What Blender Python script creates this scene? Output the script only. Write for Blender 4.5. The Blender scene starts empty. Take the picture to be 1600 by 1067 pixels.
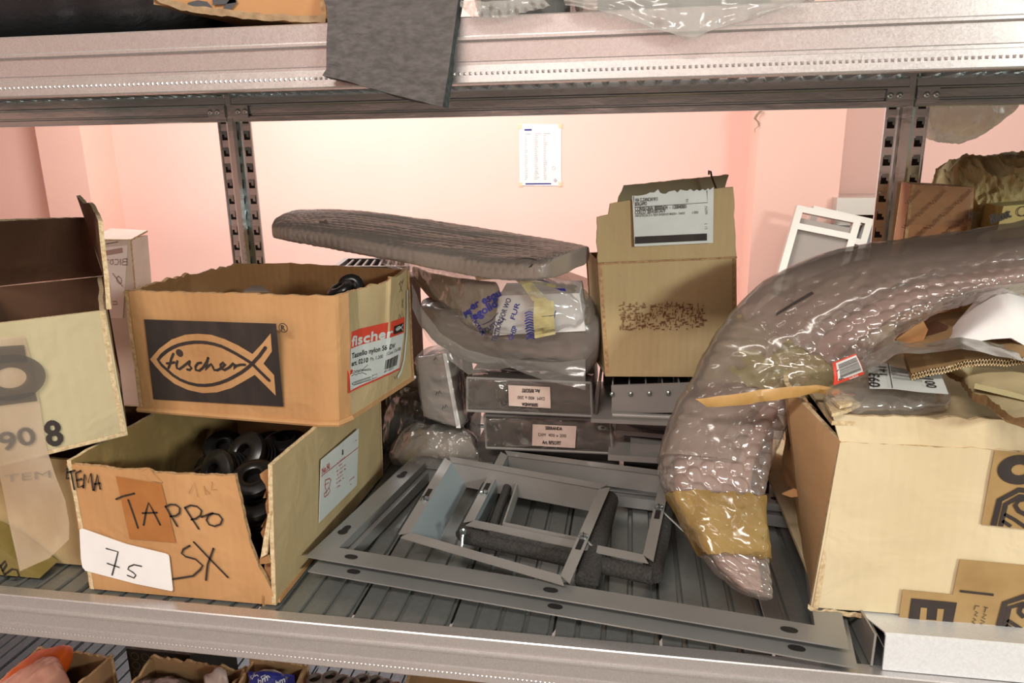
import bpy, bmesh, math, random
from mathutils import Vector, Matrix, noise
from mathutils.bvhtree import BVHTree

SC = bpy.context.scene
COL = SC.collection
random.seed(7)
V = Vector

# ------------------------------------------------------------------ helpers
def lin(h):
    h = h.lstrip('#')
    c = [int(h[i:i + 2], 16) / 255 for i in (0, 2, 4)]
    return tuple(x / 12.92 if x <= .04045 else ((x + .055) / 1.055) ** 2.4 for x in c) + (1,)

class MB:
    """collects geometry of one part"""
    def __init__(s): s.v = []; s.f = []; s.m = []
    def add(s, vs, fs, mi=0):
        o = len(s.v); s.v += [tuple(p) for p in vs]
        for f in fs: s.f.append(tuple(i + o for i in f)); s.m.append(mi)
        return s
    def hexa(s, b, t, mi=0):
        s.add(list(b) + list(t), [(3, 2, 1, 0), (4, 5, 6, 7), (0, 1, 5, 4), (1, 2, 6, 5), (2, 3, 7, 6), (3, 0, 4, 7)], mi); return s
    def box(s, x0, x1, y0, y1, z0, z1, mi=0):
        return s.hexa([(x0, y0, z0), (x1, y0, z0), (x1, y1, z0), (x0, y1, z0)], [(x0, y0, z1), (x1, y0, z1), (x1, y1, z1), (x0, y1, z1)], mi)
    def grid(s, rows, closed=False, cap=False, mi=0):
        n = len(rows[0]); vs = [p for r in rows for p in r]; fs = []
        for i in range(len(rows) - 1):
            for j in range(n if closed else n - 1):
                k = (j + 1) % n
                fs.append((i * n + j, i * n + k, (i + 1) * n + k, (i + 1) * n + j))
        if cap:
            fs.append(tuple(range(n))[::-1]); fs.append(tuple((len(rows) - 1) * n + j for j in range(n)))
        return s.add(vs, fs, mi)
    def extrude_x(s, prof, x0, x1, mi=0, closed=True):
        return s.grid([[(x0, y, z) for y, z in prof], [(x1, y, z) for y, z in prof]], closed, closed, mi)
    def tube(s, pts, r, n=8, mi=0):
        pts = [V(p) for p in pts]; rows = []
        for i, p in enumerate(pts):
            d = (pts[min(i + 1, len(pts) - 1)] - pts[max(i - 1, 0)]).normalized()
            a = d.orthogonal().normalized() if i == 0 else (a - d * a.dot(d)).normalized()
            b = d.cross(a)
            rows.append([p + (a * math.cos(k * 2 * math.pi / n) + b * math.sin(k * 2 * math.pi / n)) * r for k in range(n)])
        return s.grid(rows, True, True, mi)
    def lathe(s, o, ax, prof, n=24, mi=0):
        """prof: (radius, height) along axis"""
        o = V(o); ax = V(ax).normalized(); a = ax.orthogonal().normalized(); b = ax.cross(a)
        rows = [[o + ax * h + (a * math.cos(k * 2 * math.pi / n) + b * math.sin(k * 2 * math.pi / n)) * max(r, 1e-5) for k in range(n)] for r, h in prof]
        return s.grid(rows, True, False, mi)
    def strip(s, pts, w, n, mi=0, caps=True):
        """flat pen stroke of width w lying in the plane with normal n"""
        pts = [V(p) for p in pts]; n = V(n).normalized(); L = []; R = []
        for i, p in enumerate(pts):
            d = pts[min(i + 1, len(pts) - 1)] - pts[max(i - 1, 0)]
            d = d.normalized() if d.length > 1e-9 else V((1, 0, 0))
            q = n.cross(d).normalized() * (w / 2)
            L.append(p + q); R.append(p - q)
        s.grid([R, L], False, False, mi)
        if caps:
            for p in (pts[0], pts[-1]): s.disc(p, n, w / 2, 8, mi)
        return s
    def disc(s, c, n, r, k=24, mi=0, rx=None, up=(0, 0, 1)):
        c = V(c); n = V(n).normalized(); b = (V(up) - n * n.dot(V(up)));
        b = b.normalized() if b.length > 1e-4 else n.orthogonal().normalized()
        a = b.cross(n); rx = rx or r
        return s.add([c + a * math.cos(t * 2 * math.pi / k) * rx + b * math.sin(t * 2 * math.pi / k) * r for t in range(k)], [tuple(range(k))], mi)
    def ring(s, c, n, ro, ri, k=32, mi=0, rx=1., up=(0, 0, 1)):
        c = V(c); n = V(n).normalized(); b = (V(up) - n * n.dot(V(up))).normalized(); a = b.cross(n)
        rows = [[c + a * math.cos(t * 2 * math.pi / k) * r * rx + b * math.sin(t * 2 * math.pi / k) * r for t in range(k)] for r in (ro, ri)]
        return s.grid(rows, True, False, mi)
    def poly(s, pts, mi=0): return s.add(pts, [tuple(range(len(pts)))], mi)
    def slab(s, pts, n, t, mi=0):
        n = V(n).normalized() * t; k = len(pts); a = [V(p) for p in pts]; b = [p - n for p in a]
        return s.add(a + b, [tuple(range(k)), tuple(range(2 * k - 1, k - 1, -1))] + [(i, k + i, k + (i + 1) % k, (i + 1) % k) for i in range(k)], mi)

ORG = {}
def tag(o, label=None, cat=None, group=None, kind=None):
    for k, v in (('label', label), ('category', cat), ('group', group), ('kind', kind)):
        if v: o[k] = v
    return o
def thing(name, loc, label, cat, group=None):
    o = bpy.data.objects.new(name, None); o.empty_display_size = .02; o.location = loc; COL.objects.link(o)
    ORG[o] = V(loc); return tag(o, label, cat, group)
def build(name, mb, mats, parent=None, loc=None, smooth=None, label=None):
    """one mesh object; smooth = angle in degrees"""
    if not isinstance(mats, (list, tuple)): mats = [mats]
    org = ORG[parent] if parent is not None else V(loc or (0, 0, 0))
    me = bpy.data.meshes.new(name)
    me.from_pydata([tuple(V(p) - org) for p in mb.v], [], mb.f)
    for m in mats: me.materials.append(m)
    me.polygons.foreach_set('material_index', mb.m)
    me.validate(); me.update()
    if smooth is not None:
        me.shade_smooth(); me.set_sharp_from_angle(angle=math.radians(smooth))
    o = bpy.data.objects.new(name, me); COL.objects.link(o)
    if parent is not None: o.parent = parent
    else: o.location = org
    ORG[o] = org
    if label: o['label'] = label
    return o
def fix_normals(o):
    bm = bmesh.new(); bm.from_mesh(o.data); bmesh.ops.recalc_face_normals(bm, faces=bm.faces); bm.to_mesh(o.data); bm.free()
    return o
def single(name, mb, mats, loc, label, cat, smooth=None, group=None):
    return tag(build(name, mb, mats, None, loc, smooth), label, cat, group)

def nz(p, f=1., seed=0.):
    p = V(p) * f; return noise.noise(V((p.x + seed * 7.1, p.y - seed * 3.3, p.z + seed * 5.7)))
def lerp(a, b, t): return a + (b - a) * t
def interp(tab, x):
    for i in range(len(tab) - 1):
        if x <= tab[i + 1][0]:
            d = tab[i + 1][0] - tab[i][0]
            return lerp(tab[i][1], tab[i + 1][1], (x - tab[i][0]) / d if d else 0)
    return tab[-1][1]
def along(pts, n):
    pts = [V(p) for p in pts]
    if len(pts) == 2: return [pts[0].lerp(pts[1], i / n) for i in range(n + 1)]
    L = [0]
    for a, b in zip(pts, pts[1:]): L.append(L[-1] + (b - a).length)
    tab = [[(l, p[k]) for l, p in zip(L, pts)] for k in range(3)]
    return [V([interp(tab[k], L[-1] * i / n) for k in range(3)]) for i in range(n + 1)]

def board(bot, top, t=.004, nu=24, nv=14, amp=.0006, freq=18, torn=0., side_torn=0., topf=None, lp=None, rp=None, seed=1, mb=None, bulge=0.):
    """a cardboard wall between a bottom and a top polyline, thickness t behind its face, edges may be torn"""
    B = along(bot, nu); T_ = along(top, nu); mb = mb or MB(); P = []
    for j in range(nv + 1):
        v = j / nv; row = []
        l = interp(lp, v) if lp else 0.; r = interp(rp, v) if rp else 1.
        for i in range(nu + 1):
            u = lerp(l, r, i / nu); x = u * nu; k = min(int(x), nu - 1); fr = x - k
            b = B[k].lerp(B[k + 1], fr); tt = T_[k].lerp(T_[k + 1], fr)
            h = v * (interp(topf, u) if topf else 1.)
            p = b.lerp(tt, h)
            if torn and j == nv: p = p + (tt - b).normalized() * torn * (nz(p, 90, seed) + .6 * nz(p, 260, seed))
            if side_torn and i in (0, nu): p = p + (B[-1] - B[0]).normalized() * side_torn * nz(p, 110, seed)
            row.append(p)
        P.append(row)
    N = []
    for j in range(nv + 1):
        row = []
        for i in range(nu + 1):
            du = P[j][min(i + 1, nu)] - P[j][max(i - 1, 0)]; dv = P[min(j + 1, nv)][i] - P[max(j - 1, 0)][i]
            n = du.cross(dv); row.append(n.normalized() if n.length > 1e-12 else V((0, -1, 0)))
        N.append(row)
    out = [[P[j][i] + N[j][i] * (amp * nz(P[j][i], freq, seed) - amp + bulge * math.sin(math.pi * i / nu) * math.sin(math.pi * j / nv)) for i in range(nu + 1)] for j in range(nv + 1)]
    inn = [[out[j][i] - N[j][i] * t for i in range(nu + 1)] for j in range(nv + 1)]
    o = len(mb.v); w = nu + 1; K = w * (nv + 1)
    mb.v += [tuple(p) for r in out for p in r] + [tuple(p) for r in inn for p in r]
    for j in range(nv):
        for i in range(nu):
            a = o + j * w + i; mb.f.append((a, a + 1, a + w + 1, a + w)); mb.m.append(0)
            a += K; mb.f.append((a, a + w, a + w + 1, a + 1)); mb.m.append(1)
    def rim(a, b): mb.f.append((a, a + K, b + K, b)); mb.m.append(2)
    for i in range(nu):
        rim(o + i + 1, o + i); rim(o + nv * w + i, o + nv * w + i + 1)
    for j in range(nv):
        rim(o + j * w, o + (j + 1) * w); rim(o + (j + 1) * w + nu, o + j * w + nu)
    return mb

def cr(a, b, c, d, t):
    return .5 * ((2 * b) + (c - a) * t + (2 * a - 5 * b + 4 * c - d) * t * t + (3 * b - a - 3 * c + d) * t ** 3)
def loft(st, th, ns=60, n=40, bdir=(0, -.7, .7), k=.55, front=True, amp=.002, freq=30, seed=1, bumps=None, s0=0., s1=1., grow=0., ridge=0., endpinch=.35, mb=None, tear=0., crumple=None):
    """wrapped bundle through stations (point on one edge, point on the other edge); th = half depth (number or list)"""
    st = [(V(a), V(b)) for a, b in st]; m = len(st) - 1
    th = th if isinstance(th, (list, tuple)) else [th] * (m + 1); bd = V(bdir).normalized(); rows = []; mb = mb or MB()
    pos = 0.; last = None
    for i in range(ns + 1):
        g = lerp(s0, s1, i / ns) * m; q = min(int(g), m - 1); t = g - q
        ix = [max(q - 1, 0), q, q + 1, min(q + 2, m)]
        A = cr(*[st[x][0] for x in ix], t); B = cr(*[st[x][1] for x in ix], t); h = lerp(th[q], th[q + 1], t)
        gg = lerp(s0, s1, i / ns)
        e = 1.
        if endpinch:
            z = min(gg, 1 - gg) * m
            if z < .25: e = endpinch + (1 - endpinch) * math.sqrt(max(0., 1 - (1 - z / .25) ** 2))
        c = (A + B) / 2; a = (B - A) / 2; b = bd * h
        if front: c = c - b
        if last is not None: pos += (c - last).length
        last = c.copy(); row = []; f = lambda x: math.copysign(abs(x) ** k, x)
        fine = [(f(math.cos(w)), f(math.sin(w))) for w in [2 * math.pi * z / 120 for z in range(121)]]; al = a.length; acc = [0.]
        for (x0, y0), (x1, y1) in zip(fine, fine[1:]): acc.append(acc[-1] + math.hypot((x1 - x0) * al, (y1 - y0) * h))
        per = acc[-1]; z = 0
        for j in range(n):
            tgt = per * j / n
            while acc[z + 1] < tgt: z += 1
            fr = (tgt - acc[z]) / max(acc[z + 1] - acc[z], 1e-9); ca = lerp(fine[z][0], fine[z + 1][0], fr); sa = lerp(fine[z][1], fine[z + 1][1], fr)
            d = (a.normalized() * ca / max(a.length, .004) + bd * sa / max(h, .004)).normalized()
            p = c + a * ca * e + b * sa * e
            o = amp * (nz(p, freq, seed) + .5 * nz(p, freq * 2.7, seed + 3)) + grow
            if ridge: o += ridge * (abs(nz(p, freq * .8, seed + 9)) ** .5 - .4)
            if crumple:
                cf, ca_, sx_ = crumple; wv = V((p.x * sx_, p.y, p.z)) * cf; wv = wv + V((noise.noise(wv * .6), noise.noise(wv * .6 + V((9, 0, 0))), noise.noise(wv * .6 + V((0, 9, 0))))) * .7
                F = noise.voronoi(wv + V((seed, 0, 0)))[0]; G = noise.voronoi(wv * 2.3 + V((0, seed, 0)))[0]
                o += ca_ * (.55 - (F[1] - F[0])) + ca_ * .35 * (.5 - (G[1] - G[0]))
            if bumps:
                R, H = bumps; sx = pos / (R * 2.1); q2 = (tgt - per / 2) / (R * 2.1 * .87)
                rw = math.floor(q2 + .5); fx = sx + (.5 if rw % 2 else 0); rx = math.floor(fx + .5)
                dd = math.hypot(fx - rx, (q2 - rw) * .87) * 2.1
                if dd < 1: o += H * math.sqrt(1 - dd * dd) * (.6 + .4 * nz((rx, rw, 1.3), 1.7, seed))
            if tear and i in (0, ns): p = p + (B - A).cross(bd).normalized() * tear * nz(p, 120, seed)
            row.append(p + d * o)
        rows.append(row)
    mb.grid(rows, True, True)
    return mb

_TXT = {}
def text2d(s):
    if s in _TXT: return _TXT[s]
    c = bpy.data.curves.new('lettering', 'FONT'); c.body = s; c.resolution_u = 3
    o = bpy.data.objects.new('lettering', c); COL.objects.link(o)
    bpy.context.view_layer.update()
    me = o.evaluated_get(bpy.context.evaluated_depsgraph_get()).to_mesh()
    vs = [(v.co.x, v.co.y) for v in me.vertices]; fs = [tuple(p.vertices) for p in me.polygons]
    o.evaluated_get(bpy.context.evaluated_depsgraph_get()).to_mesh_clear()
    bpy.data.objects.remove(o); bpy.data.curves.remove(c)
    x0 = min(v[0] for v in vs); x1 = max(v[0] for v in vs)
    vs = [((x - x0) / (x1 - x0), y / .68) for x, y in vs]
    _TXT[s] = (vs, fs); return _TXT[s]
def text_on(mb, s, pl, pr, h, up=(0, 0, 1), mi=0, bold=0., off=0., slant=0.):
    """lettering with its baseline from pl to pr and cap height h, lying in the plane of baseline and up"""
    vs, fs = text2d(s); pl = V(pl); pr = V(pr); x = pr - pl; w = x.length; xn = x / w
    upv = V(up); upv = (upv - xn * upv.dot(xn)).normalized(); n = xn.cross(upv)
    reps = [(0, 0)] if not bold else [(0, 0), (bold, 0), (-bold, 0), (0, bold), (0, -bold)]
    for r, (dx, dy) in enumerate(reps):
        mb.add([pl + xn * (a * w + dx + slant * b * h) + upv * (b * h + dy) + n * (off + r * .00002) for a, b in vs], fs, mi)
    return mb
def drape(mb, src, d, off=.0006):
    """lay flat print or a sticker onto the surface of another part, moving along d"""
    bv = BVHTree.FromPolygons([V(p) for p in src.v], [f for f in src.f]); d = V(d).normalized()
    for i, p in enumerate(mb.v):
        h = bv.ray_cast(V(p) - d * .25, d)
        if h[0] is not None: mb.v[i] = tuple(h[0] - d * off)
    return mb
def subdiv_quad(mb, a, b, c, d, nu=12, nv=8, mi=0):
    a, b, c, d = map(V, (a, b, c, d))
    return mb.grid([[a.lerp(b, i / nu).lerp(d.lerp(c, i / nu), j / nv) for i in range(nu + 1)] for j in range(nv + 1)], False, False, mi)

# ------------------------------------------------------------------ materials
MATS = {}
def mat(name, col, rough=.6, metal=0., alpha=1., var=None, vscale=30, bump=0., bscale=120, stretch=(1, 1, 1), spec=.5, coat=0., detail=4., trans=0., crease=None):
    m = bpy.data.materials.new(name); m.use_nodes = True; nt = m.node_tree; N = nt.nodes; b = N['Principled BSDF']; L = nt.links
    b.inputs['Base Color'].default_value = lin(col) if isinstance(col, str) else col
    b.inputs['Roughness'].default_value = rough; b.inputs['Metallic'].default_value = metal
    b.inputs['Alpha'].default_value = alpha; b.inputs['Specular IOR Level'].default_value = spec
    b.inputs['Coat Weight'].default_value = coat; b.inputs['Coat Roughness'].default_value = .15
    b.inputs['Transmission Weight'].default_value = trans
    tc = N.new('ShaderNodeTexCoord'); mp = N.new('ShaderNodeMapping'); mp.inputs['Scale'].default_value = stretch
    L.new(tc.outputs['Object'], mp.inputs['Vector'])
    if var:
        t = N.new('ShaderNodeTexNoise'); t.inputs['Scale'].default_value = vscale; t.inputs['Detail'].default_value = detail
        L.new(mp.outputs[0], t.inputs['Vector'])
        r = N.new('ShaderNodeValToRGB'); r.color_ramp.elements[0].position = .35; r.color_ramp.elements[1].position = .65
        r.color_ramp.elements[0].color = lin(var); r.color_ramp.elements[1].color = lin(col)
        L.new(t.outputs['Fac'], r.inputs['Fac']); L.new(r.outputs['Color'], b.inputs['Base Color'])
    if bump:
        t = N.new('ShaderNodeTexNoise'); t.inputs['Scale'].default_value = bscale; t.inputs['Detail'].default_value = 5
        L.new(mp.outputs[0], t.inputs['Vector'])
        bp = N.new('ShaderNodeBump'); bp.inputs['Strength'].default_value = bump; bp.inputs['Distance'].default_value = .002
        L.new(t.outputs['Fac'], bp.inputs['Height']); L.new(bp.outputs['Normal'], b.inputs['Normal'])
    if crease:
        t = N.new('ShaderNodeTexNoise'); t.noise_type = 'RIDGED_MULTIFRACTAL'; t.inputs['Scale'].default_value = crease[0]; t.inputs['Detail'].default_value = 3
        L.new(mp.outputs[0], t.inputs['Vector'])
        b2 = N.new('ShaderNodeBump'); b2.inputs['Strength'].default_value = crease[1]; b2.inputs['Distance'].default_value = .006
        L.new(t.outputs['Fac'], b2.inputs['Height'])
        if bump: L.new(bp.outputs['Normal'], b2.inputs['Normal'])
        L.new(b2.outputs['Normal'], b.inputs['Normal'])
    MATS[name] = m; return m
def zinc(name, col, dark, rough, scale=260, metal=1.):
    """galvanised sheet with fine spangle"""
    m = mat(name, col, rough, metal); nt = m.node_tree; N = nt.nodes; L = nt.links; b = N['Principled BSDF']
    tc = [n for n in N if n.type == 'TEX_COORD'][0]
    v = N.new('ShaderNodeTexVoronoi'); v.inputs['Scale'].default_value = scale * 3.5; L.new(tc.outputs['Object'], v.inputs['Vector'])
    r = N.new('ShaderNodeValToRGB'); r.color_ramp.elements[0].color = lin(dark); r.color_ramp.elements[1].color = lin(col)
    s = N.new('ShaderNodeSeparateColor'); L.new(v.outputs['Color'], s.inputs['Color']); L.new(s.outputs['Red'], r.inputs['Fac'])
    L.new(r.outputs['Color'], b.inputs['Base Color'])
    mr = N.new('ShaderNodeMapRange'); mr.inputs['To Min'].default_value = rough * .9; mr.inputs['To Max'].default_value = rough * 1.15
    L.new(s.outputs['Green'], mr.inputs['Value']); L.new(mr.outputs[0], b.inputs['Roughness'])
    n2 = N.new('ShaderNodeTexNoise'); n2.inputs['Scale'].default_value = 9; L.new(tc.outputs['Object'], n2.inputs['Vector'])
    bp = N.new('ShaderNodeBump'); bp.inputs['Strength'].default_value = .12; bp.inputs['Distance'].default_value = .01
    L.new(n2.outputs['Fac'], bp.inputs['Height']); L.new(bp.outputs['Normal'], b.inputs['Normal'])
    return m
def filmmat(name, col, haze, rough=.2, crease=(20, .8), bump=(60, .2), gloss=1.1, stretch=(1, 1, 1), var=None):
    """thin plastic film: see-through, a little milky, with a shiny skin"""
    m = bpy.data.materials.new(name); m.use_nodes = True; nt = m.node_tree; N = nt.nodes; L = nt.links
    N.remove(N['Principled BSDF']); out = N['Material Output']
    tc = N.new('ShaderNodeTexCoord'); mp = N.new('ShaderNodeMapping'); mp.inputs['Scale'].default_value = stretch; L.new(tc.outputs['Object'], mp.inputs['Vector'])
    t = N.new('ShaderNodeTexNoise'); t.noise_type = 'RIDGED_MULTIFRACTAL'; t.inputs['Scale'].default_value = crease[0]; t.inputs['Detail'].default_value = 3; L.new(mp.outputs[0], t.inputs['Vector'])
    b1 = N.new('ShaderNodeBump'); b1.inputs['Strength'].default_value = crease[1]; b1.inputs['Distance'].default_value = .012; L.new(t.outputs['Fac'], b1.inputs['Height'])
    t2 = N.new('ShaderNodeTexNoise'); t2.inputs['Scale'].default_value = bump[0]; L.new(mp.outputs[0], t2.inputs['Vector'])
    b2 = N.new('ShaderNodeBump'); b2.inputs['Strength'].default_value = bump[1]; b2.inputs['Distance'].default_value = .002; L.new(t2.outputs['Fac'], b2.inputs['Height']); L.new(b1.outputs[0], b2.inputs['Normal'])
    tr = N.new('ShaderNodeBsdfTransparent'); df = N.new('ShaderNodeBsdfDiffuse'); gl = N.new('ShaderNodeBsdfGlossy'); tl = N.new('ShaderNodeBsdfTranslucent')
    df.inputs['Color'].default_value = lin(col); tl.inputs['Color'].default_value = lin(col)
    if var:
        t3 = N.new('ShaderNodeTexNoise'); t3.inputs['Scale'].default_value = 14; L.new(mp.outputs[0], t3.inputs['Vector']); r = N.new('ShaderNodeValToRGB')
        r.color_ramp.elements[0].color = lin(var); r.color_ramp.elements[1].color = lin(col); r.color_ramp.elements[0].position = .35; r.color_ramp.elements[1].position = .65
        L.new(t3.outputs['Fac'], r.inputs['Fac']); L.new(r.outputs[0], df.inputs['Color'])
    gl.inputs['Roughness'].default_value = rough
    for n in (df, gl): L.new(b2.outputs[0], n.inputs['Normal'])
    ms = N.new('ShaderNodeMixShader'); ms.inputs[0].default_value = .25; L.new(df.outputs[0], ms.inputs[1]); L.new(tl.outputs[0], ms.inputs[2])
    mx = N.new('ShaderNodeMixShader'); mx.inputs[0].default_value = haze; L.new(tr.outputs[0], mx.inputs[1]); L.new(ms.outputs[0], mx.inputs[2])
    fr = N.new('ShaderNodeFresnel'); fr.inputs['IOR'].default_value = 1.5; L.new(b2.outputs[0], fr.inputs['Normal'])
    mu = N.new('ShaderNodeMath'); mu.operation = 'MULTIPLY'; mu.use_clamp = True; mu.inputs[1].default_value = gloss; L.new(fr.outputs[0], mu.inputs[0])
    mn = N.new('ShaderNodeMath'); mn.operation = 'MINIMUM'; mn.inputs[1].default_value = .30; L.new(mu.outputs[0], mn.inputs[0]); mu = mn
    m2 = N.new('ShaderNodeMixShader'); L.new(mu.outputs[0], m2.inputs[0]); L.new(mx.outputs[0], m2.inputs[1]); L.new(gl.outputs[0], m2.inputs[2]); L.new(m2.outputs[0], out.inputs['Surface'])
    return m
def card(name, col, var, edge=None):
    m = mat(name, col, .85, 0, 1, var, 9, .3, 60, (1, 1, .3), .25, detail=8); nt = m.node_tree; N = nt.nodes; L = nt.links; b = N['Principled BSDF']
    tc = [n for n in N if n.type == 'TEX_COORD'][0]; old = b.inputs['Normal'].links[0].from_node
    t = N.new('ShaderNodeTexNoise'); t.inputs['Scale'].default_value = 16; t.inputs['Detail'].default_value = 3; t.inputs['Distortion'].default_value = .6; L.new(tc.outputs['Object'], t.inputs['Vector'])
    b2 = N.new('ShaderNodeBump'); b2.inputs['Strength'].default_value = .22; b2.inputs['Distance'].default_value = .02; L.new(t.outputs['Fac'], b2.inputs['Height'])
    w = N.new('ShaderNodeTexWave'); w.inputs['Scale'].default_value = 34; w.inputs['Distortion'].default_value = 1.5; w.inputs['Detail'].default_value = 1; L.new(tc.outputs['Object'], w.inputs['Vector'])
    b3 = N.new('ShaderNodeBump'); b3.inputs['Strength'].default_value = .06; b3.inputs['Distance'].default_value = .003; L.new(w.outputs['Fac'], b3.inputs['Height']); L.new(b2.outputs[0], b3.inputs['Normal'])
    L.new(b3.outputs[0], old.inputs['Normal']); return m

zn = zinc('galvanised_steel', '#d6d2d1', '#c9c5c4', .36, 260, .75)
zn_dk = zinc('galvanised_sheet', '#949795', '#8e918f', .34, 60, .65)
zn_lt = zinc('bright_galvanised_steel', '#e4e7e9', '#dadde0', .42, 160, .2)
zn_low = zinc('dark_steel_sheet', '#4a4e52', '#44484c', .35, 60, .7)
steel = mat('chromed_steel', '#c3d0d2', .2, .92, 1, None, 1, .5, 9, (1, 1, 3))
slot_m = mat('dark_slot', '#1c1817', .8)
grey_paint = mat('grey_painted_steel', '#97938f', .42, .2, 1, '#8c8885', 12, .05, 80)
grey_plate = mat('grey_zinc_plate', '#9b9a98', .4, .45, 1, '#8f8f8d', 8, .05, 60)
dkgrey = mat('dark_grey_metal', '#5d5651', .5, .3, 1, '#4d4743', 25)
wall_m = mat('pink_plaster', '#f1c9bd', .9, 0, 1, '#eec4b8', 1.2, .05, 40)
wall_sh = mat('pink_plaster_column', '#efc5b6', .9, 0, 1, '#ecc0b1', 1.2, .05, 40)
ceil_m = mat('white_ceiling', '#e6e2dc', .95)
floor_m = mat('grey_concrete', '#8d8780', .8, 0, 1, '#7b756f', 3)
brown = card('brown_cardboard', '#c29567', '#b08357')
brown_side = card('brown_cardboard_outside', '#b98450', '#a87443')
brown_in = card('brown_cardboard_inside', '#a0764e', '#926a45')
brown_edge = mat('cardboard_edge', '#c9a47a', .95, 0, 1, '#a07d55', 220)
olive = card('cool_lit_cardboard', '#c4ae85', '#b69e74')  # brown board with the cool greenish light put into its colour
olive_in = card('cool_lit_cardboard_inside', '#a58a5a', '#92784b')  # inside face, the same cool light put into its colour
cream = card('cream_cardboard', '#d8c9a8', '#d0c09c')
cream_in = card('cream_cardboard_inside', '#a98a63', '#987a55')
cream_edge = mat('cream_cardboard_edge', '#d8c4a0', .95, 0, 1, '#b79d75', 260)
pale = card('pale_cardboard', '#bcb08f', '#b2a583')
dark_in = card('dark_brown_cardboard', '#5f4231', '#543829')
buff = card('buff_cardboard', '#c2aa80', '#b69d72')
white_p = mat('white_paper', '#e9e6e4', .7, 0, 1, '#e2dfde', 20, .05, 90)
label_p = mat('white_label_paper', '#dfe3e0', .45, 0, 1, '#d4d9d6', 25)
pinkish_p = mat('aged_label_paper', '#d9c3b8', .6, 0, 1, '#cdb5a9', 40)
ink = mat('black_ink', '#241d1a', .6)
print_blk = mat('black_print', '#2b2422', .75, 0, 1, '#3a302c', 60, 0, 1, (1, 1, .2))
pen = mat('felt_pen', '#2a2421', .6)
red_ink = mat('red_ink', '#b5352f', .6)
red_lab = mat('red_label', '#dd4a35', .5)
blue_ink = mat('blue_ink', '#2b2f83', .45)
grey_ink = mat('grey_print', '#6f6760', .7, 0, .75)
brown_ink = mat('brown_print', '#75492a', .8)
tape_br = mat('brown_packing_tape', '#a88b5c', .25, 0, 1, '#9a7d50', 30, .1, 60, (1, 1, 1), .5, .3)
tape_dk = mat('old_tape_patch', '#a96f3c', .3, 0, 1, '#9f6636', 40, .05, 80)
tape_paper = mat('frosted_tape', '#d3bda6', .3, 0, .6, '#b59a80', 22, .4, 40, (1, 1, .4))
tape_ol = mat('olive_packing_tape', '#8f7f4a', .22, 0, 1, '#7a6a3a', 18, .2, 25, (1, 1, 1), .5, .4)
tape_yel = filmmat('yellowed_tape', '#bf9f58', .62, .14, (36, .9), var='#a58646')
film = filmmat('clear_plastic_film', '#c3bdb6', .26, .16, (22, 1.))
film_w = filmmat('milky_plastic_film', '#cfcdc8', .5, .18, (14, 1.))
film_dk = filmmat('dusty_plastic_wrap', '#867c75', .93, .25, (16, 1.), stretch=(.35, 1, 1), var='#70675f')
film_br = filmmat('brown_plastic_wrap', '#c2b5ab', .97, .3, (20, .6), stretch=(.4, 1, 1), var='#ab9d93')
bub = filmmat('bubble_wrap', '#bfb1aa', .30, .13, (18, .3), gloss=1.6)
core_m = mat('brown_wrapped_core', '#a3857a', .6, 0, 1, '#86695e', 14)
plug_m = mat('black_plastic', '#151414', .3, 0, 1, None, 1, 0, 1, (1, 1, 1), .5)
foam = mat('charcoal_foam', '#3f3c39', .95, 0, 1, '#2e2b29', 420, .8, 300)
felt = mat('grey_foam_sheet', '#625e5d', .85, 0, 1, '#504c4b', 260, .8, 240, (.5, 1, 1))
felt_edge = mat('grey_foam_cut_edge', '#4f5757', .95, 0, 1, '#333838', 300, .8, 200)
blue_refl = mat('bluish_reflection_steel', '#95a0a4', .3, .3)  # grey paint with a bluish reflection put into its colour
kraft = mat('kraft_paper', '#b9a877', .7, 0, 1, '#a99766', 20, .2, 60)
kraft_tape = mat('kraft_tape', '#b9935a', .35, 0, 1, '#a98249', 50)
yellow_c = mat('yellow_cardboard', '#c3b171', .7, 0, 1, '#b8a566', 20)
orange_p = mat('orange_plastic', '#d0591c', .35, 0, 1, '#b94a15', 14)
pinkbag = mat('pink_plastic_bag', '#c98f7c', .25, 0, .8, '#d9a08a', 18, .6, 30)
black_bag = mat('black_plastic_sheet', '#15181d', .45, 0, 1, '#0e1014', 30, .5, 90, (1, 3, 1))
alu = mat('white_aluminium', '#c9c0b8', .4, .5)
mesh_m = mat('grey_mesh_panel', '#a39a93', .7, .1)
lamp_m = None

# ------------------------------------------------------------------ camera
cam = bpy.data.cameras.new('camera'); cam.lens = 25.456; cam.sensor_width = 36; cam.clip_start = .02
co = bpy.data.objects.new('camera', cam); COL.objects.link(co)
def cam_axes(yaw, pitch, roll):
    yaw, pitch, roll = map(math.radians, (yaw, pitch, roll))
    fw = V((math.sin(yaw) * math.cos(pitch), math.cos(yaw) * math.cos(pitch), -math.sin(pitch))); r = V((math.cos(yaw), -math.sin(yaw), 0)); d = fw.cross(r)
    return r * math.cos(roll) + d * math.sin(roll), -r * math.sin(roll) + d * math.cos(roll), fw
r_, d_, f_ = cam_axes(-9.32623, 14.73156, .83096)
co.matrix_world = Matrix(((r_.x, -d_.x, -f_.x, 0), (r_.y, -d_.y, -f_.y, -.574), (r_.z, -d_.z, -f_.z, .443), (0, 0, 0, 1)))
SC.camera = co

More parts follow.
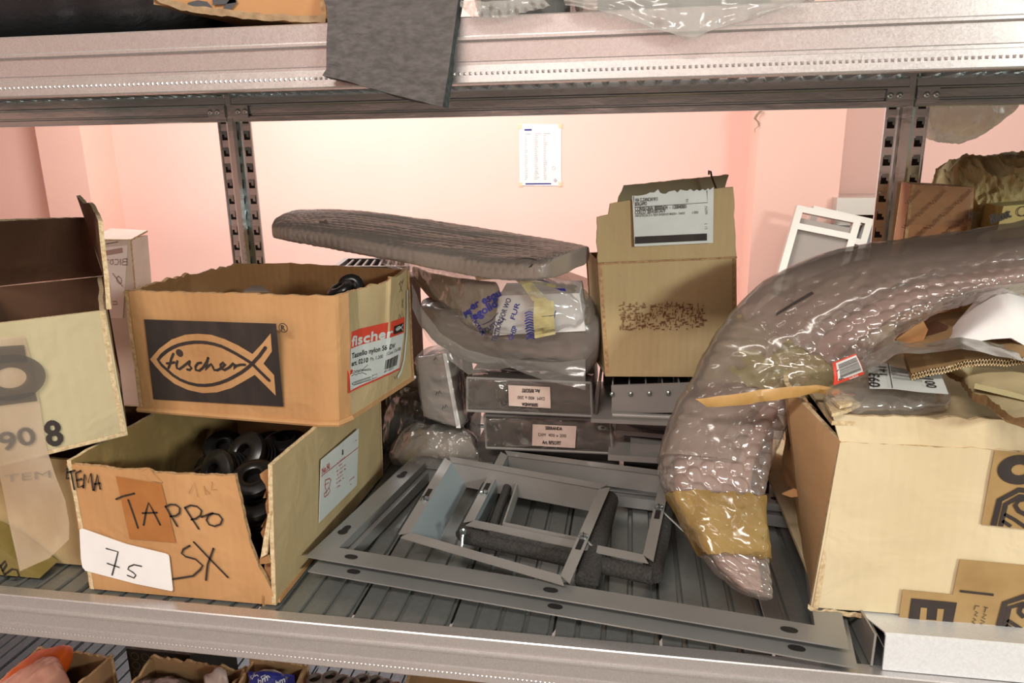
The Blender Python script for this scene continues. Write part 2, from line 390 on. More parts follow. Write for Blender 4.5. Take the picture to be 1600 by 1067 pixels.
# ------------------------------------------------------------------ the room
FZ, CZ, WY = -1.06, 1.9, 3.35
def struct(name, mb, m):
    o = build(name, mb, m); o['kind'] = 'structure'; return o
struct('floor', MB().box(-4.7, 5.6, -6.6, 3.5, FZ - .1, FZ), floor_m)
struct('ceiling', MB().box(-4.7, 5.6, -6.6, 3.5, CZ, CZ + .1), ceil_m)
struct('wall_back', MB().box(-4.7, 5.6, WY, WY + .15, FZ, CZ), wall_m)
struct('wall_left', MB().box(-4.7, -4.55, -6.6, WY, FZ, CZ), wall_m)
struct('wall_right', MB().box(5.45, 5.6, -6.6, WY, FZ, CZ), mat('cool_reflecting_plaster', '#d5e2da', .9))  # unseen wall, pale green chosen to give the steel cooler reflections
struct('wall_front', MB().box(-4.55, 5.45, -6.6, -6.45, FZ, CZ), wall_m)
struct('trim_1', MB().box(-3.24, -2.965, 3.10, WY, FZ, CZ), wall_sh)
struct('trim_2', MB().box(.577, .955, 3.06, WY, FZ, CZ), wall_sh)

# ------------------------------------------------------------------ shelving
rack = thing('metal_shelving', (0, .27, FZ), 'galvanised steel shelving unit carrying all the boxes and metal parts', 'shelving')
def front_beam(z, lab=None):
    mb = MB(); x0, x1 = -1.25, 1.15
    prof = [(.014, 0), (.001, 0), (0, -.001), (0, -.0135), (-.0028, -.0148), (-.0028, -.0168), (0, -.0182), (.0004, -.0315), (.0022, -.0325), (.0022, -.034), (0, -.035), (-.0012, -.0468), (-.0004, -.048), (.012, -.048), (.012, -.0468), (.001, -.0468), (.002, -.002), (.014, -.0012)]
    mb.extrude_x([(y, z + h) for y, h in prof], x0, x1)
    for i in range(400):
        x = -.85 + i * .0043; c = V((x, -.0008, z - .0405)); r = .0011
        mb.add([c + V(q) for q in ((-r, 0, -r), (r, 0, -r), (r, 0, r), (-r, 0, r), (0, -.0009, 0))], [(0, 1, 4), (1, 2, 4), (2, 3, 4), (3, 0, 4)])
    return build('front_beam', mb, zn, rack, smooth=30)
def rear_beam(z, x0, x1):
    mb = MB(); y = .533
    prof = [(y + .016, 0), (y, 0), (y, -.009), (y - .003, -.0105), (y - .003, -.012), (y, -.0135), (y, -.024), (y + .002, -.025), (y + .002, -.0265), (y - .001, -.028), (y - .001, -.035), (y, -.036), (y + .016, -.036), (y + .016, -.034), (y + .004, -.034), (y + .004, -.002), (y + .016, -.002)]
    mb.extrude_x([(a, z + h) for a, h in prof], x0, x1); mb.box(x0, x1, y + .0138, y + .0155, z - .03, z + .0105)
    for s, x in ((1, x0), (-1, x1)):                     # end hooks and their rivets
        mb.box(min(x, x + s * .028), max(x, x + s * .028), y - .0045, y - .001, z - .03, z - .012)
        for q in (.012, .024): mb.lathe((x + s * q, y - .0045, z - .021), (0, -1, 0), [(.0045, 0), (.004, .001), (.002, .0016), (0, .001)], 12)
    return build('rear_beam', mb, steel, rack, smooth=30)
def upright(x, y, w, z1=.9):
    """post with two toothed flanges either side of a hollow rib that faces the viewer"""
    h = w / 2; mb = MB(); sgn = 1
    prof = [(-h, 0), (-h, .004), (-h + .002, .004), (-h + .002, .0015), (-.010, .0015), (-.009, .011), (-.005, .014), (.003, .014), (.0075, .011), (.009, .0015), (h - .002, .0015), (h - .002, .004), (h, .004), (h, 0)]
    pr = [(x + a, y - b) for a, b in prof]
    mb.grid([[(a, b, FZ) for a, b in pr], [(a, b, z1) for a, b in pr]], True, True)
    n = int((z1 - FZ) / .0252)
    for i in range(n):
        z = FZ + .02 + i * .0252
        for s in (-1, 1):
            c = x + s * (h + .010) / 2; yy = y - .0016
            mb.add([(c - .005, yy, z - .006), (c + .005, yy, z - .006), (c + .005, yy, z + .006), (c - .005, yy, z + .006)], [(0, 1, 2, 3)], 1)
            q = [(c - .0045, yy, z + .0085), (c + .0045, yy, z + .0085), (c + .0045, yy, z - .002), (c + .001, yy, z - .001), (c + .001, yy, z + .003), (c - .0045, yy, z + .003)]
            mb.add(q + [(a, yy - .0035 if k in (2, 3, 4) else yy - .0022, b) for k, (a, _, b) in enumerate(q)], [(6, 7, 8, 9, 10, 11), (0, 1, 7, 6), (1, 2, 8, 7), (2, 3, 9, 8), (3, 4, 10, 9), (4, 5, 11, 10), (5, 0, 6, 11)])
    for k in range(12):
        mb.lathe((x - .001 + .0004 * k, y - .014, .22 + k * .011), (0, -1, 0), [(.0016, 0), (.0013, .0006), (0, .0008)], 8)
    return build('upright', mb, [steel, slot_m], rack, smooth=30)
def shelf_panel(x, z, m_=None):
    mb = MB(); w = .0995; prof = []
    for i in range(4):
        a = i * w / 4
        prof += [(a + .0012 if i == 0 else a, 0), (a + .0185, 0), (a + .020, -.0032), (a + .0232, -.0032)]
    prof += [(w - .0006, 0)]
    top = [(x + a, b) for a, b in prof]; rows = []
    for yy in (.0135, .0145, .532, .5325):
        rows.append([(a, yy, z + b - (.006 if yy == .0135 else 0)) for a, b in top])
    mb.grid([[(a, .0135, z + b - .006) for a, b in top], [(a, .0142, z + b) for a, b in top], [(a, .5335, z + b) for a, b in top]][::-1])
    mb.grid([[(a, .0135, z - .0105) for a, b in top], [(a, .0135, z + b - .006) for a, b in top]][::-1])
    # rolled under-ribs that show from below at the rear
    for i in range(4):
        a = x + i * w / 4 + .021
        mb.grid([[(a - .006, yy, z - .001), (a - .003, yy, z - .0062), (a + .003, yy, z - .0062), (a + .006, yy, z - .001)] for yy in (.03, .535)])
    return build('shelf_panel', mb, m_ or zn_dk, rack, smooth=20)
for z in (0, .541, -.5):
    front_beam(z)
    for a, b in ((-1.627, -.6325), (-.6215, .3675), (.3775, 1.37)): rear_beam(z - .0115, a, b)
    n0, n1 = {0: (-7, 10), .541: (-9, 12), -.5: (-14, 4)}[z]
    first = None
    for k in range(n0, n1):
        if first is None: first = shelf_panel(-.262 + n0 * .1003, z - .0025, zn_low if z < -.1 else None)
        else:
            c = first.copy(); COL.objects.link(c); c.parent = rack; c.location.x = (k - n0) * .1003
upright(-.627, .547, .056); upright(.3727, .547, .056)
for x in (-1.22, 1.12):
    mb = MB(); mb.box(x - .028, x + .028, .006, .010, FZ, .9); mb.box(x - .008, x + .008, .010, .03, FZ, .9)
    build('upright', mb, steel, rack)

# ------------------------------------------------------------------ notice on the far wall
nt_ = thing('wall_notice', (-.47, WY, .28), 'small white printed sheet taped to the pink wall', 'notice')
pq = [(-0.5900,3.3470,0.2633),(-0.3666,3.3470,0.2602),(-0.3676,3.3470,0.5730),(-0.5897,3.3470,0.5805)]
build('sheet', MB().slab(pq, (0, -1, 0), .001), white_p, nt_)
mb = MB()
x0, z0, x1, z1 = pq[0][0], pq[0][2], pq[2][0], pq[2][2]; W_, H_ = x1 - x0, z1 - z0; yy = 3.3452
P_ = lambda u, v: (x0 + u * W_, yy, z0 + v * H_)
mb.strip([P_(.14, .03), P_(.76, .03)], .006, (0, -1, 0), 1, False); mb.strip([P_(.13, .925), P_(.30, .925)], .008, (0, -1, 0), 1, False)
for i in range(26):
    for a, b in ((.13, .18), (.36, .44), (.58, .64)):
        b2 = b + random.uniform(-.02, .03); v = .86 - i * .03
        if i == 0: b2 = b + .1
        mb.strip([P_(a, v), P_(b2, v)], .0022, (0, -1, 0), 2, False)
mb.ring(P_(.82, .29), (0, -1, 0), .009, .0075, mi=2); mb.poly([P_(.86, .05), P_(.91, .085), P_(.86, .125), P_(.81, .085)], 2)
build('printing', mb, [ink, blue_ink, mat('faint_print', '#b9b4bb', .7)], nt_)
mb = MB()
for a, b in ((-.03, -.02), (.93, -.02), (-.03, .94), (.93, .94)): mb.poly([P_(a, b), P_(a + .1, b), P_(a + .1, b + .08), P_(a, b + .08)])
for i, p in enumerate(mb.v): mb.v[i] = (p[0], 3.3448, p[2])
build('tape_piece', mb, mat('yellowed_clear_tape', '#e9d9ac', .4, 0, .55), nt_)
# flake of paint hanging on the column edge
mb = MB().grid([[(.566 + .012 * math.sin(i * 1.7) + d, 3.052 - .004 * math.sin(i), .62 - i * .016) for d in (-.009 + .0012 * i, .009 - .001 * i)] for i in range(8)])
single('hanging_dust_strand', mb, [mat('cobweb', '#9b8672', .9)], (.57, 3.055, .62), 'thin brown strand hanging on the edge of the pink column', 'strand')

# ------------------------------------------------------------------ leaning metal frames far behind
def lean_frame(name, label, tl, tr, dz, dxb, y0, y1, bars, panel, depth=.035, w=.03):
    tl = V(tl); tr = V(tr); bl = V((tl.x + dxb, y0, FZ)); br = bl + (tr - tl)
    br.z = FZ; 
    t = thing(name, (bl.x, bl.y, FZ), label, 'frame', 'metal frames leaning on the far wall')
    xd = (tr - tl).normalized(); dn = (bl - tl); L = dn.length; dn = dn / L; n = xd.cross(dn).normalized()
    Wd = (tr - tl).length
    def bar(a0, a1, b0, b1, d=depth):
        q = [tl + xd * a + dn * b for a, b in ((a0, b1), (a1, b1), (a1, b0), (a0, b0))]
        return MB().hexa([p + n * d * .5 for p in q], [p - n * d * .5 for p in q])
    for a in ((0, w, 0, L), (Wd - w, Wd, 0, L)): build('stile', bar(*a), alu, t)
    for b in bars: build('rail', bar(w, Wd - w, b, b + w * .9), alu, t)
    if panel: build('mesh_panel', bar(w, Wd - w, .05, L - .03, .006), mesh_m, t)
    return t
lean_frame('leaning_frame', 'white metal frame with grey panel leaning at the front by the far column', (0.7198,2.8200,0.1937), (0.9934,2.8200,0.1379), 0, -.30, 2.55, 2.8, (.0, .075, .42, .5, .8, 1.1), True)
lean_frame('leaning_frame', 'white metal frame standing behind the grey panelled frame at the far column', (0.8269,2.9800,0.1789), (1.0903,2.9800,0.1178), 0, -.30, 2.72, 2.98, (.0, .10, .6, 1.1), False)
bx = thing('metal_cabinet', (1.1, 2.9, FZ), 'grey metal cabinet with light top rail behind the leaning frames', 'cabinet')
a = (0.9404,3.0000,0.1509); b = (1.1175,3.0000,0.1507)
build('body', MB().box(a[0], 1.75, 3.0, 3.3, FZ, a[2] - .06), mat('blue_grey_steel', '#8b9093', .45, .2), bx)
build('top_rail', MB().box(a[0] - .01, 1.76, 2.98, 3.31, a[2] - .012, (0.9344,3.0000,0.2148)[2]).box(a[0] - .01, 1.76, 2.985, 3.3, a[2] - .06, a[2] - .035), alu, bx)

# ------------------------------------------------------------------ carton with reversed writing, far left
t = thing('archive_carton', (-.83, .5, 0), 'pale pink-lit carton with reversed pen writing behind the open cream box', 'box')
pinkc = mat('backlit_carton', '#dcc3b4', .8, 0, 1, '#d3b8a8', 20)  # pale pink stands for light from behind, put into the colour
p = [(-0.9057,0.4800,0.0196),(-0.8122,0.4800,0.0237),(-0.7924,0.4800,0.3144),(-0.8647,0.4800,0.3141)]
mb = board([p[0], p[1]], [p[3], p[2]], .004, amp=.0003)
build('front_panel', mb, [pinkc, pinkc, brown_edge], t)
x0, x1, zb, zt = p[3][0], p[2][0], 0., p[2][2]
p1 = V(p[1]); p2 = V(p[2])
build('side_panel', board([(p1.x, .483, p1.z), (p1.x - .01, .54, p1.z)], [(p2.x, .483, p2.z), (p2.x - .01, .54, p2.z)], .004, 6, 6), [pinkc, pinkc, brown_edge], t)
build('lower_body', MB().box(p[0][0] - .02, p1.x, .482, .535, .0, p1.z), pinkc, t)
build('top_flap', board([(p[3][0], .48, p[3][2]), (p2.x, .48, p2.z)], [(p[3][0] - .006, .54, p2.z + .012), (p2.x - .01, .54, p2.z + .009)], .003, 8, 4), [pinkc, pinkc, brown_edge], t)
sq = [(-0.8734,0.4790,0.1832),(-0.8259,0.4790,0.1843),(-0.7977,0.4790,0.3053),(-0.8549,0.4790,0.2998)]
ls = build('paper_sheet', MB().slab(sq, (0, -1, 0), .0006), mat('pink_lit_paper', '#f4dfd6', .7), t)  # sheet's pink back light is put into its colour too
mb = MB()
S = lambda pts, w=.0016: mb.strip(pts, w, (0, -1, 0))
S([(-0.8016,0.4782,0.2833),(-0.8033,0.4782,0.2733)])
S([(-0.8016,0.4782,0.2833),(-0.8074,0.4782,0.2832),(-0.8102,0.4782,0.2803),(-0.8072,0.4782,0.2785),(-0.8024,0.4782,0.2786)])
S([(-0.8072,0.4782,0.2785),(-0.8117,0.4782,0.2767),(-0.8113,0.4782,0.2732),(-0.8033,0.4782,0.2733)])
S([(-0.8133,0.4782,0.2826),(-0.8148,0.4782,0.2738)])
S([(-0.8228,0.4782,0.2819),(-0.8182,0.4782,0.2825),(-0.8170,0.4782,0.2782),(-0.8203,0.4782,0.2737),(-0.8249,0.4782,0.2737)])
S([(-0.8270,0.4782,0.2819),(-0.8314,0.4782,0.2807),(-0.8335,0.4782,0.2759),(-0.8307,0.4782,0.2736),(-0.8270,0.4782,0.2760),(-0.8270,0.4782,0.2819)])
S([(-0.8346,0.4782,0.2809),(-0.8383,0.4782,0.2824),(-0.8414,0.4782,0.2735)])
S([(-0.8216,0.4782,0.2545),(-0.8170,0.4782,0.2508),(-0.8175,0.4782,0.2442),(-0.8212,0.4782,0.2418),(-0.8251,0.4782,0.2456),(-0.8254,0.4782,0.2515),(-0.8216,0.4782,0.2545)])
S([(-0.8310,0.4782,0.2589),(-0.8166,0.4782,0.2377)])
S([(-0.8389,0.4782,0.2124),(-0.8323,0.4782,0.2125),(-0.8322,0.4782,0.2074),(-0.8395,0.4782,0.2072)])
mb.poly([(-0.8371,0.4782,0.2964),(-0.8067,0.4782,0.3013),(-0.8071,0.4782,0.2931),(-0.8373,0.4782,0.2882)], 1)
for i in range(4): mb.strip([(-0.8345,0.4782,0.3072), (-0.8134,0.4782,0.3105)], .001, (0, -1, 0), 1, False)
build('pen_writing', mb, [mat('pen_seen_through_paper', '#a9867c', .7), mat('printed_bar', '#b58f83', .7)], ls)

# ------------------------------------------------------------------ open cream carton with the number 8
OB = thing('open_cream_carton', (-.6, .12, .145), 'open cream carton with black number 8, tilted on the boxes at the left', 'box')
FLb = V((-0.6179,0.0064,0.1440)) ; FRb = V((-0.5261,0.0770,0.1538)); FRt = V((-0.5273,0.0750,0.2912)); FLt = V((-0.5988,0.0200,0.2890))
ext = lambda a, b, k: a + (a - b) * k
FLb2, FLt2 = ext(FLb, FRb, .45), ext(FLt, FRt, .45)
bk = V((-.158, .20, .0))
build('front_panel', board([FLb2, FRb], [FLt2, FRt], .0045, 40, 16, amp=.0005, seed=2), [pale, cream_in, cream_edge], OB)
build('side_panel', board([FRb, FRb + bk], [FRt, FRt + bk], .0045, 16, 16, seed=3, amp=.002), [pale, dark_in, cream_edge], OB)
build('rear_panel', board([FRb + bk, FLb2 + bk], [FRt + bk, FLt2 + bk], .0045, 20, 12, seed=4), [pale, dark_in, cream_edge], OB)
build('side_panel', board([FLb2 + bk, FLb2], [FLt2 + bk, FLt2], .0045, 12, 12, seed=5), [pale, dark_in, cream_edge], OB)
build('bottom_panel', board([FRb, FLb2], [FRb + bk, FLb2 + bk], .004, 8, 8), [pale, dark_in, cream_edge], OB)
rr = FRt + bk; rl = FLt2 + bk
tr_ = V((-0.6887,0.2650,0.3690)); tl_ = V((-0.7134,0.1600,0.3725)); tl_ = ext(tl_, tr_, .5)
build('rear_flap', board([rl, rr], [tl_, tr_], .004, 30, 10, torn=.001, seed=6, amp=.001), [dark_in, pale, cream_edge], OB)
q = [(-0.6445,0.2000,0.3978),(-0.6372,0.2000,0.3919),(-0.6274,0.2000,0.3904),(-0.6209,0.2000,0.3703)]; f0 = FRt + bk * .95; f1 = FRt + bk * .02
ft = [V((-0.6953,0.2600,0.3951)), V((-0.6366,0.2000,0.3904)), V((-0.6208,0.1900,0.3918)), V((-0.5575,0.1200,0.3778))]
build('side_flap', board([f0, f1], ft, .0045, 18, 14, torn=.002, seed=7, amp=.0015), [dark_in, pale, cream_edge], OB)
mb = MB(); text_on(mb, '8', (-0.5824,0.0321,0.1567), (-0.5720,0.0401,0.1571), .026, up=V((-0.5794,0.0357,0.1887)) - V((-0.5816,0.0342,0.1563)), bold=.0011)
build('printed_number', mb, print_blk, OB)
tp = [(-0.5995,0.0175,0.2758),(-0.5840,0.0294,0.2742),(-0.5827,0.0307,0.2491),(-0.5823,0.0313,0.2074),(-0.5811,0.0324,0.1729),(-0.5802,0.0334,0.1434)]
tl = ext(V(tp[0]), V(tp[1]), .4)
mb = MB()
L_ = [(-0.6095,0.0098,0.2759),(-0.6134,0.0070,0.2469),(-0.6177,0.0040,0.2154),(-0.6207,0.0019,0.1802),(-0.6207,0.0021,0.1549),(-0.6182,0.0042,0.1340),(-0.6182,0.0044,0.1077),(-0.6188,0.0041,0.0811),(-0.6187,0.0044,0.0538),(-0.6186,0.0047,0.0265)]
R_ = [(-0.5840,0.0294,0.2742),(-0.5827,0.0307,0.2491),(-0.5826,0.0310,0.2075),(-0.5833,0.0307,0.1820),(-0.5839,0.0304,0.1562),(-0.5814,0.0326,0.1230),(-0.5781,0.0354,0.0947),(-0.5783,0.0354,0.0670),(-0.5808,0.0336,0.0497),(-0.5968,0.0214,0.0337)]
rows = []
for a, b in zip(L_, R_):
    a = V(a); b = V(b); rows.append([a.lerp(b, i / 10) + V((0, -.0012 * max(0, nz(a.lerp(b, i / 10), 60, 4)) , 0)) for i in range(11)])
mb.grid(rows[::-1]); tp_ = build('paper_tape', mb, tape_paper, OB, smooth=60)
mb = MB(); up = V((-0.5983,0.0203,0.2921)) - V((-0.6043,0.0162,0.2283)); n_ = V((.3, -1, 0))
nLB = (FRb - FLb).cross(FLt - FLb).normalized()
o = V((-0.5970,0.0179,0.2345)); mb.ring(o, nLB, .0235, .0105, 36, 0, 1.25)
mb.poly([(-0.6098,0.0079,0.2677),(-0.5842,0.0276,0.2658),(-0.5844,0.0276,0.2482),(-0.6119,0.0063,0.2516)]); mb.poly([(-0.6166,0.0030,0.2167),(-0.5829,0.0290,0.2167),(-0.5829,0.0291,0.2071),(-0.6178,0.0022,0.2080)])
gp = [mat('smudged_print', '#5b544e', .7, 0, .7), mat('faded_print', '#7d746b', .7, 0, .55)]
build('grey_emblem', mb, gp, tp_); mb = MB()
text_on(mb, '90', (-0.6121,0.0069,0.1609), (-0.5886,0.0250,0.1636), .018, up=up, bold=.001, mi=1)
build('grey_number', mb, gp, tp_); mb = MB()
text_on(mb, 'TEM', (-0.6145,0.0046,0.1274), (-0.5834,0.0285,0.1237), .008, up=up, mi=1)
build('grey_lettering', mb, gp, tp_)

# ------------------------------------------------------------------ buff carton under it
LBX = thing('low_buff_carton', (-.65, .06, 0), 'low buff carton at the left end of the shelf under the tilted cream carton', 'box')
b0, b1 = V((-.80, .062, .0)), V((-.563, .062, 0)); h_ = V((0, 0, .128)); dk = V((0, .17, 0))
build('front_panel', board([b0, b1], [b0 + h_, b1 + h_], .004, 24, 10, torn=.001, seed=11), [buff, dark_in, brown_edge], LBX)
build('side_panel', board([b1, b1 + dk], [b1 + h_, b1 + dk + h_], .004, 10, 8, seed=12), [buff, dark_in, brown_edge], LBX)
build('side_panel', board([b0 + dk, b0], [b0 + dk + h_, b0 + h_], .004, 10, 8, seed=13), [buff, dark_in, brown_edge], LBX)
build('rear_panel', board([b1 + dk, b0 + dk], [b1 + dk + h_, b0 + dk + h_], .004, 10, 8, seed=14), [buff, dark_in, brown_edge], LBX)
build('bottom_panel', MB().box(b0.x, b1.x, .062, .232, .0, .004), buff, LBX)
tpk = thing('taped_packet', (-.62, .03, 0), 'olive tape-covered packet with a pen letter B at the lower left corner', 'packet')
f = [(-0.6907,0.0280,0.0505),(-0.6622,0.0280,0.0365),(-0.6473,0.0280,0.0253),(-0.6210,0.0280,0.0011),(-0.6732,0.0280,-0.0131),(-0.7075,0.0280,-0.0219)]
mb = MB(); A_ = [V(p) for p in f]; A_[4].z = max(A_[4].z, .003); A_[5].z = .003; A_[3].z = max(A_[3].z, .003)
mb.add(A_ + [p + V((0, .028, .004)) for p in A_], [(5, 4, 3, 2, 1, 0)[::-1], (6, 7, 8, 9, 10, 11)[::-1]] + [(i, (i + 1) % 6, (i + 1) % 6 + 6, i + 6) for i in range(6)])
o = build('wrapping', mb, tape_ol, tpk); fix_normals(o)
mb = MB(); S = lambda pts, w=.0022: mb.strip(pts, w, (0, -1, 0))
S([(-0.6653,0.0272,0.0153),(-0.6583,0.0272,0.0215),(-0.6581,0.0272,0.0167),(-0.6643,0.0272,0.0090)]); S([(-0.6657,0.0272,0.0137),(-0.6614,0.0272,-0.0036),(-0.6521,0.0272,-0.0019),(-0.6452,0.0272,0.0043),(-0.6461,0.0272,0.0114),(-0.6523,0.0272,0.0121),(-0.6619,0.0272,0.0052)])
build('pen_letter', mb, pen, tpk)

# ------------------------------------------------------------------ torn brown carton TAPPO SX
TB = thing('torn_brown_carton', (-.45, .17, 0), 'torn brown carton with TAPPO SX in pen, full of black plugs', 'box')
FL, FR, RR, RL = V((-.556, .022, 0)), V((-.344, .022, 0)), V((-.337, .332, 0)), V((-.556, .332, 0))
UP = V((0, 0, .152)); TFR = V((-.332, .022, .155)); TRR = V((-.333, .334, .150))
build('front_panel', board([FL, FR], [FL + V((0, 0, .1425)), FR + V((0, 0, .1425))], .0045, 60, 30, amp=.0004, torn=.0012, side_torn=.0015, seed=21,
      rp=[(0, 1), (.10, .985), (.26, .945), (.30, .925), (.34, .925), (.45, .90), (.70, .885), (.92, .868), (1, .862)], topf=[(0, 1.01), (.1, 1.), (.3, .985), (.42, 1.0), (.45, .975), (.8, .985), (.87, 1.0)]), [brown, brown_in, brown_edge], TB)
build('side_panel', board([FR, RR], [TFR, TRR], .0045, 40, 24, amp=.0008, torn=.0008, side_torn=.001, seed=22), [olive, brown_in, cream_edge], TB)
build('side_panel', board([RL, FL], [RL + UP * .98, FL + UP * .97], .0045, 24, 12, amp=.0008, torn=.001, seed=23), [olive, olive_in, cream_edge], TB)
build('rear_panel', board([RR, RL], [TRR, RL + UP * .98], .0045, 20, 10, seed=24), [olive, brown_in, cream_edge], TB)
build('bottom_panel', MB().box(-.553, -.342, .026, .33, .0008, .005), brown, TB)
tf = [(-0.3597,0.0275,-0.0007),(-0.3551,0.0275,-0.0040),(-0.3346,0.0275,0.1516),(-0.3510,0.0275,0.1412)]
build('torn_corner_strip', board([tf[0], tf[1]], [tf[3], tf[2]], .004, 8, 24, amp=.002, freq=70, torn=.002, side_torn=.004, seed=25, lp=[(0, .0), (.3, .25), (.32, -.2), (.62, .1), (.66, .45), (.8, .5), (1, 0)]), [brown_in, brown_in, brown_edge], TB)
cl = [(-0.3552,0.0210,0.0538),(-0.3478,0.0210,0.0587),(-0.3381,0.0210,0.1057),(-0.3416,0.0210,0.1040),(-0.3471,0.0210,0.0842)]
build('torn_flake', MB().slab(cl, (0, -1, 0), .003), cream_edge, TB)
fk = [(-0.4724,0.0200,0.1401),(-0.4633,0.0200,0.1448),(-0.4552,0.0200,0.1343),(-0.4516,0.0200,0.1303),(-0.4625,0.0200,0.1317)]
build('torn_flake', MB().slab(fk, (0, -1, 0), .002), brown, TB)
N_ = (0, -1, 0)
build('old_tape_patch', MB().poly([(-0.5019,0.0212,0.1336), (-0.4977,0.0212,0.0639), (-0.4461,0.0212,0.0636), (-0.4527,0.0212,0.1283)]), tape_dk, TB)
mb = MB()
def S(pts, w=.0019): mb.strip(pts, w, N_)
for pts in ([(-0.5054,0.0205,0.1085),(-0.4975,0.0205,0.1121),(-0.4839,0.0205,0.1162)], [(-0.4918,0.0205,0.1086),(-0.4888,0.0205,0.0935),(-0.4860,0.0205,0.0777)],
            [(-0.4790,0.0205,0.0815),(-0.4738,0.0205,0.0972),(-0.4696,0.0205,0.1070),(-0.4657,0.0205,0.0978),(-0.4604,0.0205,0.0832)], [(-0.4782,0.0205,0.0948),(-0.4619,0.0205,0.0966)],
            [(-0.4513,0.0205,0.1042),(-0.4466,0.0205,0.0938),(-0.4415,0.0205,0.0830)], [(-0.4514,0.0205,0.1038),(-0.4456,0.0205,0.1067),(-0.4394,0.0205,0.1068),(-0.4357,0.0205,0.1035),(-0.4368,0.0205,0.0980),(-0.4412,0.0205,0.0945),(-0.4476,0.0205,0.0933)],
            [(-0.4301,0.0205,0.1042),(-0.4246,0.0205,0.0936),(-0.4182,0.0205,0.0818)], [(-0.4301,0.0205,0.1042),(-0.4235,0.0205,0.1073),(-0.4166,0.0205,0.1066),(-0.4123,0.0205,0.1024),(-0.4141,0.0205,0.0970),(-0.4194,0.0205,0.0931),(-0.4249,0.0205,0.0914)],
            [(-0.4133,0.0205,0.0951),(-0.4018,0.0205,0.1002),(-0.3941,0.0205,0.0993),(-0.3909,0.0205,0.0942),(-0.3937,0.0205,0.0887),(-0.4002,0.0205,0.0859),(-0.4061,0.0205,0.0874),(-0.4084,0.0205,0.0921),(-0.4057,0.0205,0.0971),(-0.4001,0.0205,0.1003)]): S(pts)
build('pen_writing', mb, pen, TB); mb = MB()
for pts in ([(-0.4307,0.0205,0.0619),(-0.4385,0.0205,0.0572),(-0.4410,0.0205,0.0524),(-0.4370,0.0205,0.0490),(-0.4265,0.0205,0.0471),(-0.4194,0.0205,0.0403),(-0.4227,0.0205,0.0354),(-0.4319,0.0205,0.0272),(-0.4564,0.0205,0.0212)], [(-0.4256,0.0205,0.0664),(-0.4103,0.0205,0.0485),(-0.3932,0.0205,0.0291)], [(-0.4048,0.0205,0.0608),(-0.4138,0.0205,0.0417),(-0.4180,0.0205,0.0237)]): S(pts, .002)
build('pen_writing', mb, pen, TB); mb = MB()
for pts in ([(-0.5554,0.0205,0.1348),(-0.5467,0.0205,0.1375)], [(-0.5515,0.0205,0.1360),(-0.5512,0.0205,0.1163)], [(-0.5399,0.0205,0.1376),(-0.5463,0.0205,0.1343),(-0.5466,0.0205,0.1184),(-0.5400,0.0205,0.1212)], [(-0.5467,0.0205,0.1265),(-0.5404,0.0205,0.1286)],
            [(-0.5404,0.0205,0.1188),(-0.5363,0.0205,0.1342),(-0.5339,0.0205,0.1246),(-0.5288,0.0205,0.1356),(-0.5298,0.0205,0.1168)], [(-0.5285,0.0205,0.1169),(-0.5217,0.0205,0.1346),(-0.5214,0.0205,0.1188)], [(-0.5267,0.0205,0.1238),(-0.5206,0.0205,0.1252)], [(-0.5549,0.0205,0.1393),(-0.5580,0.0205,0.1272),(-0.5555,0.0205,0.1286)]): S(pts)
build('pen_writing', mb, pen, TB)
mb = MB(); S([(-0.4235,0.0205,0.1202),(-0.4157,0.0205,0.1329),(-0.4143,0.0205,0.1173)], .0006); S([(-0.4058,0.0205,0.1292),(-0.4053,0.0205,0.1196),(-0.4007,0.0205,0.1217),(-0.4038,0.0205,0.1249)], .0006); S([(-0.3966,0.0205,0.1341),(-0.3986,0.0205,0.1253),(-0.3924,0.0205,0.1265)], .0006)
build('faint_pencil_marks', mb, mat('pencil', '#8d6338', .8), TB)
pl = [(-0.5530,0.0196,0.0710),(-0.5508,0.0196,0.0726),(-0.5479,0.0196,0.0723),(-0.5021,0.0196,0.0587),(-0.4595,0.0196,0.0514),(-0.4557,0.0196,0.0499),(-0.4550,0.0196,0.0472),(-0.4564,0.0196,0.0095),(-0.4577,0.0196,0.0077),(-0.4985,0.0196,0.0127),(-0.5550,0.0196,0.0233),(-0.5577,0.0196,0.0272),(-0.5576,0.0196,0.0377)]
st = build('paper_slip', MB().slab([V(p) for p in pl], N_, .0006), white_p, TB)
mb = MB()
for pts in ([(-0.5249,0.0189,0.0521),(-0.5120,0.0189,0.0494),(-0.5174,0.0189,0.0358),(-0.5237,0.0189,0.0213)], [(-0.5268,0.0189,0.0347),(-0.5139,0.0189,0.0312)], [(-0.4877,0.0189,0.0346),(-0.4961,0.0189,0.0358),(-0.5021,0.0189,0.0330),(-0.5041,0.0189,0.0298),(-0.4986,0.0189,0.0265),(-0.4959,0.0189,0.0235),(-0.4987,0.0189,0.0200),(-0.5057,0.0189,0.0225)]): S(pts, .0015)
build('pen_number', mb, pen, st)
